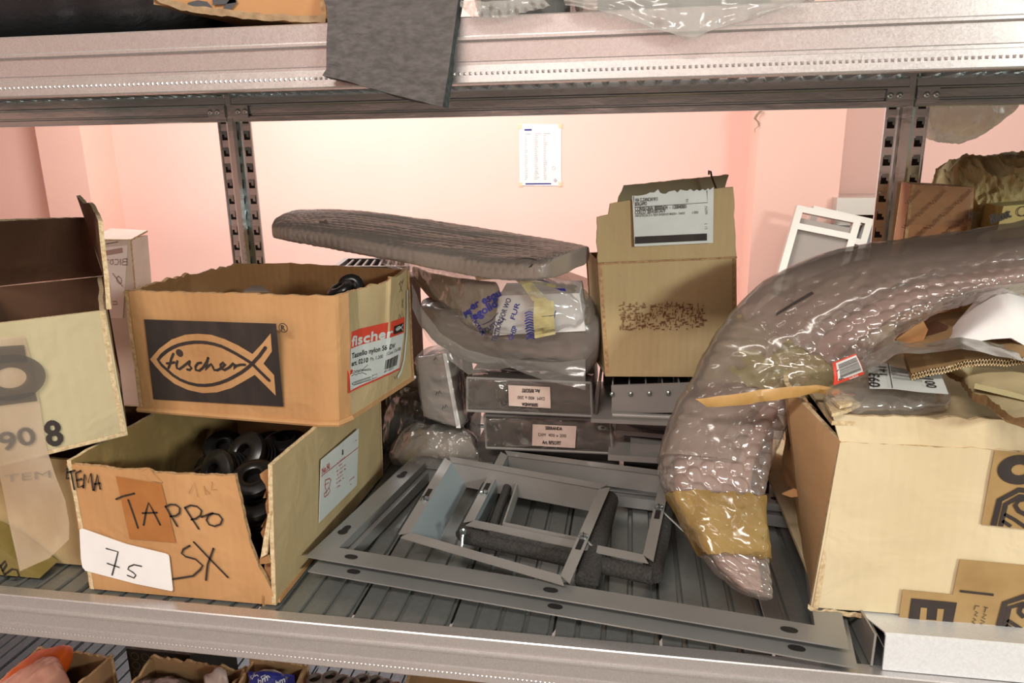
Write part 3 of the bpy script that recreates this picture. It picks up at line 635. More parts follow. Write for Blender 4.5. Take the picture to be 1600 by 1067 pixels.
# shipping label on its right side
nTR = V((-.339 + .346, .304, 0)).cross(V((.014, 0, .154))).normalized()
lq = [(-0.3385,0.1216,0.0391),(-0.3366,0.2333,0.0321),(-0.3296,0.2361,0.1088),(-0.3316,0.1264,0.1142)]
lb = build('side_label', MB().slab(lq, nTR, .0006), label_p, TB)
mb = MB()
def T3(s, a, b, h, mi=0, bold=0.): text_on(mb, s, a, b, h, up=(0, 0, 1), mi=mi, bold=bold)
mb.strip([(-0.3328,0.1253,0.0948), (-0.3313,0.2333,0.0838)], .0008, nTR, 0, False)
T3('No.90', (-0.3326,0.1277,0.0964), (-0.3323,0.1481,0.0945), .007, 0, .0002)
T3('1', (-0.3314,0.1833,0.0951), (-0.3314,0.1871,0.0947), .013, 1)
for q in ([(-0.3323,0.1668,0.0901),(-0.3319,0.1930,0.0875)], [(-0.3327,0.1669,0.0851),(-0.3325,0.1836,0.0833)], [(-0.3332,0.1671,0.0801),(-0.3328,0.1992,0.0763)], [(-0.3336,0.1672,0.0751),(-0.3333,0.1974,0.0712)], [(-0.3341,0.1673,0.0701),(-0.3338,0.1860,0.0680)], [(-0.3345,0.1674,0.0651),(-0.3343,0.1900,0.0619)], [(-0.3351,0.1676,0.0592),(-0.3350,0.1806,0.0570)], [(-0.3350,0.2061,0.0499),(-0.3348,0.2245,0.0473)], [(-0.3356,0.2104,0.0426),(-0.3354,0.2227,0.0411)], [(-0.3305,0.2184,0.0961),(-0.3304,0.2286,0.0953)]):
    a, b = V(q[0]), V(q[1]); n = max(3, int((b - a).length / .0022))
    for i in range(n):
        if random.random() < .2: continue
        c = a.lerp(b, (i + .1) / n); d = a.lerp(b, (i + .8) / n)
        mb.strip([c, c + V((0, 0, .0022)), d, d + V((0, 0, .002))] if random.random() < .6 else [c, d + V((0, 0, .002))], .0005, nTR, 0, False)
rg = [(-0.3334,0.1362,0.0850),(-0.3335,0.1481,0.0817),(-0.3338,0.1519,0.0775),(-0.3345,0.1467,0.0702),(-0.3349,0.1500,0.0650),(-0.3352,0.1432,0.0635),(-0.3353,0.1344,0.0647),(-0.3349,0.1334,0.0696),(-0.3347,0.1405,0.0697),(-0.3343,0.1363,0.0753)]
mb.strip(rg + rg[:1], .0011, nTR, 0); mb.strip([(-0.3340,0.1353,0.0794),(-0.3339,0.1456,0.0776)], .0008, nTR); mb.strip([(-0.3350,0.1380,0.0673),(-0.3345,0.1457,0.0708)], .0008, nTR)
build('label_printing', mb, [red_ink, ink], lb)

# ------------------------------------------------------------------ black plugs lying in it
def plug_mesh():
    mb = MB()
    prof = [(0, .004), (.0075, .004), (.0075, .012), (.009, .013), (.0135, .013), (.0185, .0105), (.0195, .008), (.0195, .0065), (.0165, .006), (.0165, .0045)]
    for i in range(4):
        z = .004 - i * .0042; prof += [(.0178, z), (.0178, z - .0012), (.0145, z - .0018), (.0145, z - .0032)]
    prof += [(.0145, -.0155), (.0115, -.016), (.0115, -.012), (0, -.012)]
    mb.lathe((0, 0, 0), (0, 0, 1), prof, 32); return mb
def tilt(o, d, spin=0.):
    o.rotation_mode = 'QUATERNION'; o.rotation_quaternion = V(d).to_track_quat('Z', 'Y')
PLB = [('black plug with its hollow end facing out nearest the torn front edge', (352, 738, .10), (-.35, -.8, .35)),
       ('large black plug tilted with a hole in its cap, middle of the torn carton', (396, 712, .13), (-.25, -.75, .62)),
       ('black plug standing upright at the back right of the torn carton', (448, 697, .165), (.02, -.1, 1)),
       ('black ribbed plug showing in the gap beside the torn corner', (402, 760, .085), (.05, -.45, .9)),
       ('black plug deepest in the gap beside the torn corner', (404, 800, .06), (.1, -.35, .95)),
       ('black plug half hidden behind the front edge at the left of the pile', (316, 752, .115), (-.5, -.2, .8)),
       ('black plug behind the hollow one, in the shade of the upper carton', (352, 700, .19), (.3, -.5, .8))]
PP = [(-0.4325,0.1000,0.1055), (-0.4132,0.1250,0.1147), (-0.3953,0.1700,0.1050), (-0.3888,0.0850,0.1009), (-0.3816,0.0700,0.0805), (-0.4744,0.1200,0.0786), (-0.4932,0.2000,0.0835)]
base = None; rnd = random.Random(4)
for (lab, _, d), p in zip(PLB, PP):
    if base is None: base = build('black_plug', plug_mesh(), plug_m, None, (0, 0, 0), 35); o = base
    else: o = base.copy(); COL.objects.link(o)
    o.location = p; tilt(o, d); o.scale = (1.3, 1.3, 1.3); tag(o, lab, 'plug', 'black plugs in the torn carton')
k = 0
for ix in range(4):                                     # the layer they rest on, mostly in the dark
    for iy in range(4):
        o = base.copy(); COL.objects.link(o); o.location = (-.525 + ix * .050 + rnd.uniform(-.003, .003), .065 + iy * .052, .0235 + .0 * k)
        tilt(o, (rnd.uniform(-.25, .25), rnd.uniform(-.3, .2), 1)); tag(o, 'black plug in the dark bottom layer of the torn carton', 'plug', 'black plugs at the bottom of the torn carton')
for x, y, z in ((-.50, .10, .062), (-.45, .09, .063), (-.50, .19, .062), (-.44, .17, .066), (-.385, .19, .063), (-.46, .25, .064)):
    o = base.copy(); COL.objects.link(o); o.location = (x, y, z); tilt(o, (rnd.uniform(-.7, .7), rnd.uniform(-.8, .1), 1)); tag(o, 'black plug in the dark bottom layer of the torn carton', 'plug', 'black plugs at the bottom of the torn carton')

# ------------------------------------------------------------------ brown carton with the fish emblem
FB = thing('brown_carton', (-.43, .23, .155), 'open brown carton with a big black fish emblem on the front', 'box')
r = [(-0.5485,0.1319,0.3000),(-0.5476,0.2476,0.3000),(-0.5289,0.3338,0.3000),(-0.4507,0.3390,0.3000),(-0.2754,0.3076,0.3000),(-0.3022,0.1246,0.3000),(-0.2927,0.1465,0.3000)]
rt = [V(p) for p in r]
fb = [V(p) for p in [(-0.5633,0.1471,0.1550),(-0.3304,0.1284,0.1550),(-0.3093,0.1310,0.1550),(-0.3018,0.1497,0.1550),(-0.2743,0.3021,0.1550)]]
lm_b = V((-.562, .255, .155)); rl_b = V((-.538, .336, .155)); rr_b = fb[4]
front_t = [rt[0], V((-0.3172,0.1267,0.3000)), V((-0.3010,0.1348,0.2980)), V((-0.2927,0.1465,0.3000))]
build('front_panel', board(fb[0:4], front_t, .0045, 60, 24, amp=.0012, freq=14, torn=.0016, seed=31), [brown, brown_in, brown_edge], FB)
rim_r = [V((-0.2927,0.1465,0.3000)), V((-0.2938,0.1755,0.2980)), V((-0.2772,0.2239,0.2960)), V((-0.2721,0.2259,0.3010)), V((-0.2719,0.2964,0.3010))]
sdp = board([fb[3], fb[4]], rim_r, .0045, 50, 20, amp=.0014, torn=.0022, seed=32); build('side_panel', sdp, [olive, brown_in, brown_edge], FB)
build('rear_panel', board([rr_b, rl_b], [V((-0.2719,0.2964,0.3010)), rt[3] + V((.0, 0, .001)), rt[2]], .0045, 40, 14, amp=.001, torn=.001, seed=33), [olive, brown_in, brown_edge], FB)
build('side_panel', board([rl_b, lm_b, fb[0]], [rt[2], rt[1], rt[0]], .0045, 40, 14, amp=.001, torn=.004, seed=34), [olive, brown_in, brown_edge], FB)
bot = [fb[0], fb[1], fb[2], fb[3], fb[4], rl_b, lm_b]
build('bottom_panel', MB().slab([p + V((0, 0, .004)) for p in bot], (0, 0, 1), .005), brown, FB)
# crumpled lower edge fold
build('bottom_fold', MB().tube([p + V((0, -.0005, .0015)) for p in along(fb[0:4], 40)], .0035, 8), brown, FB)
nFF = (fb[1] - fb[0]).cross(rt[0] - fb[0]).normalized()
mb = MB(); O1, O2, O3 = 1, 2, 3
mb.grid([[V(a).lerp(V(b), i / 12) for i in range(13)] for a, b in (((-0.5398,0.1440,0.1706), (-0.3718,0.1293,0.1742)), ((-0.5283,0.1325,0.2687), (-0.3648,0.1183,0.2710)))])
mb.poly([(-0.5319,0.1375,0.2211),(-0.5268,0.1379,0.2132),(-0.5181,0.1384,0.2020),(-0.5063,0.1383,0.1927),(-0.4901,0.1377,0.1861),(-0.4719,0.1364,0.1836),(-0.4528,0.1345,0.1858),(-0.4332,0.1322,0.1924),(-0.4158,0.1297,0.2017),(-0.4005,0.1274,0.2105),(-0.3901,0.1277,0.1994),(-0.3789,0.1281,0.1872),(-0.3778,0.1267,0.1997),(-0.3769,0.1253,0.2117),(-0.3875,0.1248,0.2245),(-0.3750,0.1222,0.2391),(-0.3739,0.1209,0.2501),(-0.3729,0.1198,0.2599),(-0.3854,0.1222,0.2473),(-0.3991,0.1247,0.2350),(-0.4151,0.1251,0.2441),(-0.4303,0.1257,0.2505),(-0.4461,0.1266,0.2547),(-0.4629,0.1280,0.2550),(-0.4790,0.1295,0.2531),(-0.4977,0.1318,0.2466),(-0.5166,0.1347,0.2347)], 1)
def S(pts, w): mb.strip(pts, w, nFF, 0)
S([(-0.3838,0.1262,0.2052),(-0.3923,0.1259,0.2140),(-0.4012,0.1257,0.2236),(-0.4102,0.1258,0.2293),(-0.4193,0.1261,0.2344),(-0.4274,0.1263,0.2384),(-0.4356,0.1267,0.2419),(-0.4442,0.1272,0.2440),(-0.4529,0.1278,0.2452),(-0.4613,0.1285,0.2454),(-0.4699,0.1292,0.2449),(-0.4800,0.1303,0.2432),(-0.4905,0.1315,0.2404),(-0.4987,0.1325,0.2370),(-0.5072,0.1338,0.2324),(-0.5146,0.1349,0.2273),(-0.5211,0.1362,0.2211),(-0.5176,0.1365,0.2149),(-0.5124,0.1366,0.2100),(-0.5057,0.1368,0.2034),(-0.4974,0.1366,0.1984),(-0.4869,0.1361,0.1948),(-0.4761,0.1353,0.1932),(-0.4661,0.1344,0.1935),(-0.4559,0.1334,0.1951),(-0.4455,0.1322,0.1982),(-0.4349,0.1308,0.2025),(-0.4256,0.1295,0.2074),(-0.4162,0.1281,0.2126),(-0.4081,0.1268,0.2182),(-0.4012,0.1257,0.2236),(-0.3907,0.1238,0.2332),(-0.3817,0.1219,0.2433)], .0039)
w = .0030
S([(-0.4989,0.1332,0.2297),(-0.5029,0.1342,0.2239),(-0.5071,0.1355,0.2156),(-0.5095,0.1361,0.2119)], w); S([(-0.5103,0.1355,0.2175),(-0.5042,0.1349,0.2183),(-0.4999,0.1344,0.2195)], w)
S([(-0.4958,0.1339,0.2211),(-0.4982,0.1347,0.2161),(-0.4983,0.1351,0.2124),(-0.4955,0.1349,0.2114),(-0.4900,0.1341,0.2148),(-0.4827,0.1329,0.2199),(-0.4798,0.1325,0.2218)], w)
S([(-0.4798,0.1325,0.2218),(-0.4815,0.1331,0.2171),(-0.4791,0.1333,0.2138),(-0.4821,0.1338,0.2113),(-0.4851,0.1340,0.2117)], w)
S([(-0.4653,0.1313,0.2210),(-0.4697,0.1318,0.2201),(-0.4737,0.1326,0.2158),(-0.4743,0.1331,0.2118),(-0.4698,0.1328,0.2111),(-0.4640,0.1318,0.2153),(-0.4575,0.1304,0.2231),(-0.4552,0.1298,0.2273)], w)
S([(-0.4552,0.1298,0.2273),(-0.4588,0.1309,0.2196),(-0.4615,0.1319,0.2126),(-0.4561,0.1309,0.2181),(-0.4527,0.1304,0.2200),(-0.4514,0.1305,0.2172),(-0.4504,0.1309,0.2132),(-0.4461,0.1305,0.2133)], w)
S([(-0.4461,0.1305,0.2133),(-0.4394,0.1296,0.2168),(-0.4349,0.1287,0.2210),(-0.4370,0.1287,0.2230),(-0.4411,0.1294,0.2201),(-0.4415,0.1299,0.2155),(-0.4375,0.1297,0.2140),(-0.4309,0.1288,0.2173)], w)
S([(-0.4309,0.1288,0.2173),(-0.4244,0.1276,0.2228),(-0.4228,0.1276,0.2218),(-0.4251,0.1284,0.2160),(-0.4208,0.1276,0.2202),(-0.4157,0.1270,0.2216),(-0.4103,0.1265,0.2220)], w)
mb.disc((-0.4907,0.1324,0.2311), nFF, .0046)
mb.ring((-0.3571,0.1179,0.2667), nFF, .0053, .0043); text_on(mb, 'R', (-0.3595,0.1184,0.2637), (-0.3552,0.1180,0.2639), .0054, bold=.0004)
build('fish_emblem', mb, [print_blk, brown], FB)
nFR = (fb[4] - fb[3]).cross(V((0, 0, 1))).normalized()
lo = [(-0.3009,0.1436,0.1874),(-0.2799,0.2624,0.1795),(-0.2782,0.2774,0.2445),(-0.3012,0.1476,0.2557)]
mb = MB(); subdiv_quad(mb, *lo, 16, 12); drape(mb, sdp, -nFR, .0006); lb = build('red_white_label', mb, red_lab, FB)
mb = MB()
subdiv_quad(mb, *[(-0.2999,0.1470,0.1896),(-0.2800,0.2602,0.1824),(-0.2785,0.2721,0.2253),(-0.3000,0.1503,0.2369)], 16, 12)
UPR = V((-0.3024,0.1487,0.2406)) - V((-0.3023,0.1451,0.1890))
text_on(mb, 'fischer', (-0.2994,0.1529,0.2387), (-0.2843,0.2380,0.2289), .0105, up=UPR, bold=.0007)
drape(mb, sdp, -nFR, .0010); build('label_white_field', mb, label_p, lb)
mb = MB()
subdiv_quad(mb, *[(-0.2838,0.2410,0.2308),(-0.2791,0.2679,0.2278),(-0.2786,0.2714,0.2383),(-0.2836,0.2429,0.2405)], 4, 4)
T_ = lambda s, a, b, h, bold=0.: text_on(mb, s, a, b, h, up=UPR, bold=bold)
T_('Tassello nylon S6 DV', (-0.2991,0.1521,0.2251), (-0.2827,0.2448,0.2129), .0058, .00022)
T_('art. 0210', (-0.2992,0.1513,0.2168), (-0.2926,0.1879,0.2109), .0052, .00025)
T_('Pz. 1.200', (-0.2918,0.1928,0.2109), (-0.2872,0.2189,0.2074), .004)
T_('(Cont. 12x100)', (-0.2859,0.2261,0.2083), (-0.2796,0.2619,0.2056), .004)
rb = random.Random(9)
A0, A1, B0, B1 = V((-0.2863,0.2227,0.1913)), V((-0.2808,0.2536,0.1883)), V((-0.2861,0.2248,0.2027)), V((-0.2803,0.2574,0.2013))
u = 0.
while u < .97:
    q = rb.uniform(.012, .04); mb.poly([A0.lerp(A1, u), A0.lerp(A1, u + q), B0.lerp(B1, u + q), B0.lerp(B1, u)]); u += q + rb.uniform(.012, .035)
T_('8001132002103', (-0.2864,0.2216,0.1878), (-0.2826,0.2431,0.1868), .0022)
S = lambda pts, w: mb.strip(pts, w, nFR, 0)
for pts in ([(-0.2992,0.1507,0.2110),(-0.2979,0.1577,0.2095),(-0.2974,0.1605,0.2077),(-0.2969,0.1636,0.2083),(-0.2962,0.1674,0.2064),(-0.2955,0.1715,0.2067),(-0.2946,0.1764,0.2050),(-0.2927,0.1874,0.2078)], [(-0.2992,0.1503,0.2086),(-0.2951,0.1732,0.2046),(-0.2915,0.1937,0.1997),(-0.2920,0.1908,0.2019),(-0.2948,0.1753,0.2048)], [(-0.2992,0.1502,0.2056),(-0.2978,0.1581,0.2054),(-0.2973,0.1608,0.2035),(-0.2962,0.1670,0.2039),(-0.2955,0.1708,0.2022),(-0.2948,0.1750,0.2023),(-0.2932,0.1837,0.1973)], [(-0.2989,0.1513,0.1962),(-0.2981,0.1558,0.1966),(-0.2916,0.1925,0.1918)], [(-0.2989,0.1513,0.1962),(-0.2980,0.1562,0.1931),(-0.2914,0.1930,0.1882)], [(-0.2912,0.1950,0.1937),(-0.2911,0.1948,0.1855)], [(-0.2910,0.1958,0.1920),(-0.2893,0.2053,0.1917),(-0.2893,0.2051,0.1876),(-0.2910,0.1953,0.1883)]): S(pts, .0006)
for i in range(13):
    x = 345 + i * 14; a = V((-0.2979,0.1566,0.1959)).lerp(V((-0.2917,0.1918,0.1917)), i / 13); b = V((-0.2976,0.1585,0.1926)).lerp(V((-0.2914,0.1931,0.1883)), i / 13)
    mb.strip([a, b], .0006, nFR, 0, False)
drape(mb, sdp, -nFR, .0014); build('label_printing', mb, ink, lb)
mb = MB(); fs = [(-0.2786,0.2691,0.2368),(-0.2797,0.2626,0.2346),(-0.2810,0.2550,0.2336),(-0.2821,0.2486,0.2340),(-0.2828,0.2450,0.2360),(-0.2818,0.2507,0.2374),(-0.2805,0.2580,0.2369),(-0.2795,0.2636,0.2331),(-0.2787,0.2676,0.2294)]
mb.strip(fs, .0010, nFR); mb.strip([(-0.2823,0.2480,0.2353),(-0.2812,0.2541,0.2354),(-0.2799,0.2613,0.2345)], .0013, nFR)
drape(mb, sdp, -nFR, .0017); build('small_fish_emblem', mb, label_p, lb)
mb = MB(); mb.strip([(-0.2769,0.2867,0.2766),(-0.2769,0.2845,0.2549),(-0.2774,0.2792,0.2230),(-0.2782,0.2719,0.1898),(-0.2794,0.2641,0.1769),(-0.2809,0.2549,0.1713)], .0046, nFR, 0, False)
drape(mb, sdp, -nFR, .0019); build('paper_strip', mb, label_p, FB)
mb = MB()
for pts in ([(-0.2819,0.2606,0.2790),(-0.2807,0.2678,0.2841),(-0.2795,0.2755,0.2923)], [(-0.2802,0.2702,0.2780),(-0.2815,0.2633,0.2865),(-0.2821,0.2606,0.2901)], [(-0.2823,0.2588,0.2888),(-0.2812,0.2656,0.2916),(-0.2804,0.2699,0.2877),(-0.2797,0.2739,0.2925)], [(-0.2801,0.2690,0.2582),(-0.2791,0.2754,0.2682)], [(-0.2793,0.2738,0.2564),(-0.2800,0.2704,0.2676)], [(-0.2820,0.2576,0.2469),(-0.2813,0.2615,0.2517),(-0.2808,0.2640,0.2463)], [(-0.2805,0.2656,0.2459),(-0.2799,0.2702,0.2547),(-0.2794,0.2722,0.2453)], [(-0.2819,0.2516,0.1706),(-0.2825,0.2489,0.1748)]): mb.strip(pts, .0008, nFR)
drape(mb, sdp, -nFR, .0007)
build('pen_marks', mb, pen, FB)
o = base.copy(); COL.objects.link(o); o.location = (-0.3178,0.2150,0.2910); tilt(o, (.25, -.75, .6)); o.scale = (.8, .8, .8); tag(o, 'black plug peeping over the torn rim of the fish emblem carton', 'plug', 'black plugs in the fish emblem carton')
o2 = base.copy(); COL.objects.link(o2); o2.location = (-0.3230,0.2000,0.2885); tilt(o2, (-.4, -.3, 1)); o2.scale = (.8, .8, .8); tag(o2, 'black plug mostly sunk behind the front rim of the fish emblem carton', 'plug', 'black plugs in the fish emblem carton')
for px_, py_ in [(a.location.x, a.location.y) for a in (o, o2)]:
    if 1:
        for kk in range(3):
            o = base.copy(); COL.objects.link(o); o.location = (px_, py_ + .004 * kk, .176 + .029 * kk); o.scale = (.8, .8, .8); tilt(o, (rnd.uniform(-.2, .2), rnd.uniform(-.2, .2), 1)); tag(o, 'black plug buried inside the fish emblem carton', 'plug', 'black plugs buried in the fish emblem carton')
mb = MB(); q = [(-0.4617,0.2288,0.2830),(-0.4722,0.2669,0.2830),(-0.4550,0.2638,0.2830),(-0.4298,0.2315,0.2830)]
build('paper_scrap', MB().slab(q, (0, 0, 1), .001), mat('grey_scrap', '#6d625a', .7), FB)
# oval opening of the torn packing strip at the lower right corner
build('staple', MB().lathe((-0.2736,0.3005,0.1581), nFR, [(.0022, 0), (.0018, .0012), (0, .0015)], 8), white_p, FB)

# ------------------------------------------------------------------ flat mounting frames lying on the shelf
def flange_ring(mb, c, w, t, dz=0.):
    """flat flange w wide inside the four outer corners c (front-left, front-right, rear-right, rear-left)"""
    c = [V(p) for p in c]; inn = inset(c, w); up = V((0, 0, t))
    for i in range(4):
        j = (i + 1) % 4; b = [c[i], c[j], inn[j], inn[i]]
        mb.hexa([p - up for p in b], b)
    return inn
def inset(c, w):
    out = []
    for i in range(4):
        e1 = (c[(i + 1) % 4] - c[i]).normalized(); e0 = (c[i - 1] - c[i]).normalized(); out.append(c[i] + e1 * w + e0 * w)
    return out
def slotted_frame(name, label, c, w, wall, loc):
    t = thing(name, loc, label, 'metal frame', 'slotted metal frames on the shelf'); c = [V(p) for p in c]
    inn = inset(c, w); names = []
    for i in range(4):
        j = (i + 1) % 4; mb = MB(); up = V((0, 0, .0014)); b = [c[i], c[j], inn[j], inn[i]]
        mb.hexa([p - up for p in b], b)
        k2 = inset(c, w + .0014); d = V((0, 0, -wall))
        mb.hexa([inn[i] + d, inn[j] + d, k2[j] + d, k2[i] + d], [inn[i], inn[j], k2[j], k2[i]])
        o = build('flange', mb, grey_plate, t); fix_normals(o)
        e = (c[j] - c[i]); n = 3 if i % 2 == 0 else 2
        cen = [(c[i] + inn[i]) / 2 + ((c[j] + inn[j]) / 2 - (c[i] + inn[i]) / 2) * f for f in ((.07, .5, .93) if n == 3 else (.22, .8))]
        en = e.normalized(); pn = V((-en.y, en.x, 0)).normalized()
        for q in cen:
            m = MB(); q = q + V((0, 0, .0004)); m.poly([q + en * (.0075 * math.copysign(abs(math.cos(a)) ** .7, math.cos(a))) + pn * .0042 * math.sin(a) for a in [k * 2 * math.pi / 20 for k in range(20)]])
            if n == 2: m.disc(q + en * .008 + V((0, 0, .0001)), (0, 0, 1), .0058, 16, up=(0, 1, 0))
            build('slot_hole', m, slot_m, o)
    return t
FLo, FRo = V((-0.3329,0.0721,0.0270)), V((0.1951,-0.0029,0.0270)); FLo.z = FRo.z = .027
ex = (FRo - FLo).normalized(); ey = V((-ex.y, ex.x, 0)); D_ = .285
c1 = [FLo, FRo, FRo + ey * D_, FLo + ey * D_]
g = V((-0.3275,0.0629,0.0155)) - FLo; g = V((g.x, g.y, -.0115)); c2 = [p + g for p in c1]
slotted_frame('slotted_frame', 'large grey slotted frame lying on top of its twin at the shelf front', c1, .024, .010, ((c1[0] + c1[2]) / 2 + V((0, 0, -.011))))
slotted_frame('slotted_frame', 'large grey slotted frame underneath its twin, flat on the shelf', c2, .024, .0145, ((c2[0] + c2[2]) / 2 + V((0, 0, -.0155))))

def gasket_frame(label, c, w, wall, fr, screws, name='gasket_frame', lean=.0):
    """angle section frame: narrow top flange, deep inner wall, foam gasket round the outside"""
    c = [V(p) for p in c]; base_ = sum(c, V()) / 4 + V((0, 0, -wall)); t = thing(name, base_, label, 'metal frame', 'small gasket frames'); inn = inset(c, w)
    nrm = (c[1] - c[0]).cross(c[3] - c[0]).normalized()
    for i in range(4):
        j = (i + 1) % 4; mb = MB(); e = (c[j] - c[i]).normalized(); a, b = c[i] + e * .0045, c[j] - e * .0045
        mb.hexa([p - nrm * .0012 for p in (a, b, inn[j], inn[i])], [a, b, inn[j], inn[i]])
        k2 = inset(c, w - .0012); nf_ = len(mb.f); wd = wall * (.25 if i == 0 else 1.)
        d = -nrm * wd; d = d + (nrm.cross(e) * lean if i == 3 else V())
        d2 = d - e * (.024 if lean and i == 3 else 0)
        mb.hexa([inn[i] + d, inn[j] + d2, k2[j] + d2, k2[i] + d], [inn[i], inn[j], k2[j], k2[i]])
        mb.m[nf_:] = [1] * (len(mb.f) - nf_)
        o = build('angle_bar', mb, [grey_paint, blue_refl if i == 3 else grey_paint], t); fix_normals(o)
    f = inset(c, w - .012); pts = []
    if fr:
        for i in range(4):
            j = (i + 1) % 4; d = -nrm * (wall - .011)
            build('foam_gasket', MB().tube([f[i] + d + (f[j] - f[i]) * u for u in (0, .02, .25, .5, .75, .98, 1)], fr, 12), foam, t, smooth=60)
    for (i, u, ln, dr) in screws:
        j = (i + 1) % 4; p = (c[i] + inn[i]) / 2 + ((c[j] + inn[j]) / 2 - (c[i] + inn[i]) / 2) * u; e = (c[j] - c[i]).normalized(); q = nrm.cross(e)
        sl = MB().poly([p + e * a + q * b + nrm * .0003 for a, b in ((-.022, -.003), (.003, -.003), (.003, .003), (-.022, .003))]); build('adjusting_slot', sl, slot_m, t)
        m = MB().lathe(p, nrm, [(.0052, .0004), (.005, .002), (.0035, .003), (0, .0032)], 18); s_ = build('screw', m, steel, t, smooth=40)
        build('screw_slot', MB().strip([p + e * .004 + q * .001 + nrm * .0034, p - e * .004 - q * .001 + nrm * .0034], .0010, nrm, 0, False), slot_m, s_)
        d = V(dr).normalized(); build('screw_rod', MB().tube([p, p + d * ln], .0016, 8), steel, s_)
    return t
cA = [(-0.2411,0.1033,0.0400), (-0.0498,0.0448,0.0340), (-0.0139,0.2214,0.0580), (-0.2265,0.2670,0.0640)]
gasket_frame('grey frame with slotted screws lying on top of the other small frame', cA, .012, .034, 0, [(3, .58, .03, (0, 0, -1)), (1, .42, .045, (.75, -.35, -.55))], lean=.018)
fa = [V(p) for p in cA]
cB = [(-0.1788,0.1475,0.0350), (0.0319,0.0909,0.0370), (0.0595,0.2728,0.0560), (-0.1617,0.3127,0.0560)]
tB = gasket_frame('grey frame with thick charcoal foam gasket lying under the front small frame', cB, .012, .026, .0095, [(1, .55, .05, (.75, -.45, -.5)), (3, .62, .02, (0, 0, -1))])
m = MB(); b = V((-0.1732,0.1292,0.0360)); m.tube([b + V((0, .0, .004)), b + V((-.001, -.012, -.022))], .002, 8); m.lathe(b + V((0, -.002, .0)), (0, .2, 1), [(0, .003), (.004, .003), (.004, -.001), (0, -.001)], 6)
build('bolt', m, steel, tB)
pr_ = [(-0.0307,0.0580,0.0300), (-0.0131,0.1972,0.0520)]
fo = MB(); A_ = V((-0.0341,0.0743,0.0220)); B_ = V((-0.0174,0.2282,0.0360)); fo.tube([A_.lerp(B_, i / 6) for i in range(7)], .0125, 14)
single('foam_strip', fo, [foam], (A_ + B_) / 2 - V((0, 0, .013)), 'loose thick charcoal foam strip under the right bar of the front small frame', 'foam strip', 60)
# dark plate showing inside the rear frame
pl = thing('shallow_tray', (-.04, .2, .028), 'shallow grey rectangular collar seen inside the rear small frame', 'metal frame')
ci = [V((-0.1445,0.1410,0.0300)), V((-0.0269,0.1103,0.0300)), V((-0.0192,0.2335,0.0400)), V((-0.1414,0.2718,0.0400))]
ri = inset(ci, .012)
for i in range(4):
    j = (i + 1) % 4; build('rim_bar', MB().tube([ci[i].lerp(ci[j], k / 8) for k in range(9)], .0055, 10), foam, pl, smooth=60)
    build('collar_wall', MB().hexa([ri[i] - V((0, 0, .012)), ri[j] - V((0, 0, .012)), ri[j] * .98 + ri[(j + 2) % 4] * .02 - V((0, 0, .012)), ri[i] * .98 + ri[(i + 2) % 4] * .02 - V((0, 0, .012))], [ri[i] + V((0, 0, .008)), ri[j] + V((0, 0, .008)), ri[j] * .98 + ri[(j + 2) % 4] * .02 + V((0, 0, .008)), ri[i] * .98 + ri[(i + 2) % 4] * .02 + V((0, 0, .008))]), grey_paint, pl)

# ------------------------------------------------------------------ stack of flat grey metal boxes with paper labels
def vent_box(label, f, dep, plane_o, quad, rows, flip):
    f = [V(p) for p in f]; t = thing('flat_metal_box', (f[0] + f[1]) / 2 + V((0, dep / 2, 0)), label, 'metal box', 'flat labelled metal boxes'); d = V((0, dep, 0))
    body = MB().hexa([f[0], f[1], f[1] + d, f[0] + d], [f[3], f[2], f[2] + d, f[3] + d]); build('body', body, dkgrey, t)
    e = MB()
    for a, b in ((f[3], f[2]), (f[0], f[1])): e.tube([a + V((0, -.001, 0)), b + V((0, -.001, 0))], .0018, 6)
    e.tube([f[0], f[3]], .0016, 6); e.tube([f[1], f[2]], .0016, 6)
    build('edge_rib', e, grey_paint, t)
    w = loft([(f[3] + V((-.002 + (f[1].x - f[0].x) * .0, 0, .002)), f[0] + V((-.002, 0, -.0005))), ((f[3] + f[2]) / 2 + V((0, 0, .002)), (f[0] + f[1]) / 2 + V((0, 0, -.0005))), (f[2] + V((.003, 0, .002)), f[1] + V((.003, 0, -.0005)))], .02, 60, 40, (0, -1, 0), .3, True, .0011, 45, 8, None, 0, 1, .0012, .001, .9)
    for k, p in enumerate(w.v): w.v[k] = (p[0], p[1] - .0015, p[2])
    build('plastic_wrap', w, filmmat('thin_wrap', '#b0a8a0', .10, .12, (40, .9)), t, smooth=60)
    q = [V(p) + V((0, -.0045, 0)) for p in quad]
    l = build('paper_label', MB().slab(q, (0, -1, 0), .0004), pinkish_p, t); mb = MB()
    for s, u0, u1, v, h, bo in rows:
        P = lambda u, v_: q[0].lerp(q[1], u).lerp(q[3].lerp(q[2], u), v_) + V((0, -.0008, 0))
        if flip: text_on(mb, s, P(1 - u0, 1 - v), P(1 - u1, 1 - v), h, up=(0, 0, -1), bold=bo)
        else: text_on(mb, s, P(u0, v), P(u1, v), h, up=(0, 0, 1), bold=bo)
    build('lettering', mb, ink, l); return t
RWS = [('SERRANDA', .3, .68, .80, .0042, .0002), ('DIM  400 x 200', .14, .78, .48, .0042, 0), ('Art. RFSO7IT', .24, .67, .12, .0048, .0002)]
f = [(-0.2044,0.3000,0.1151),(-0.0415,0.3000,0.1146),(-0.0437,0.3000,0.1591),(-0.2030,0.3000,0.1600)]
vent_box('wrapped flat grey metal box with an upside-down label, upper of two', f, .17, 0, [(-0.1481,0.3000,0.1255),(-0.0940,0.3000,0.1244),(-0.0948,0.3000,0.1529),(-0.1485,0.3000,0.1534)], RWS, True)
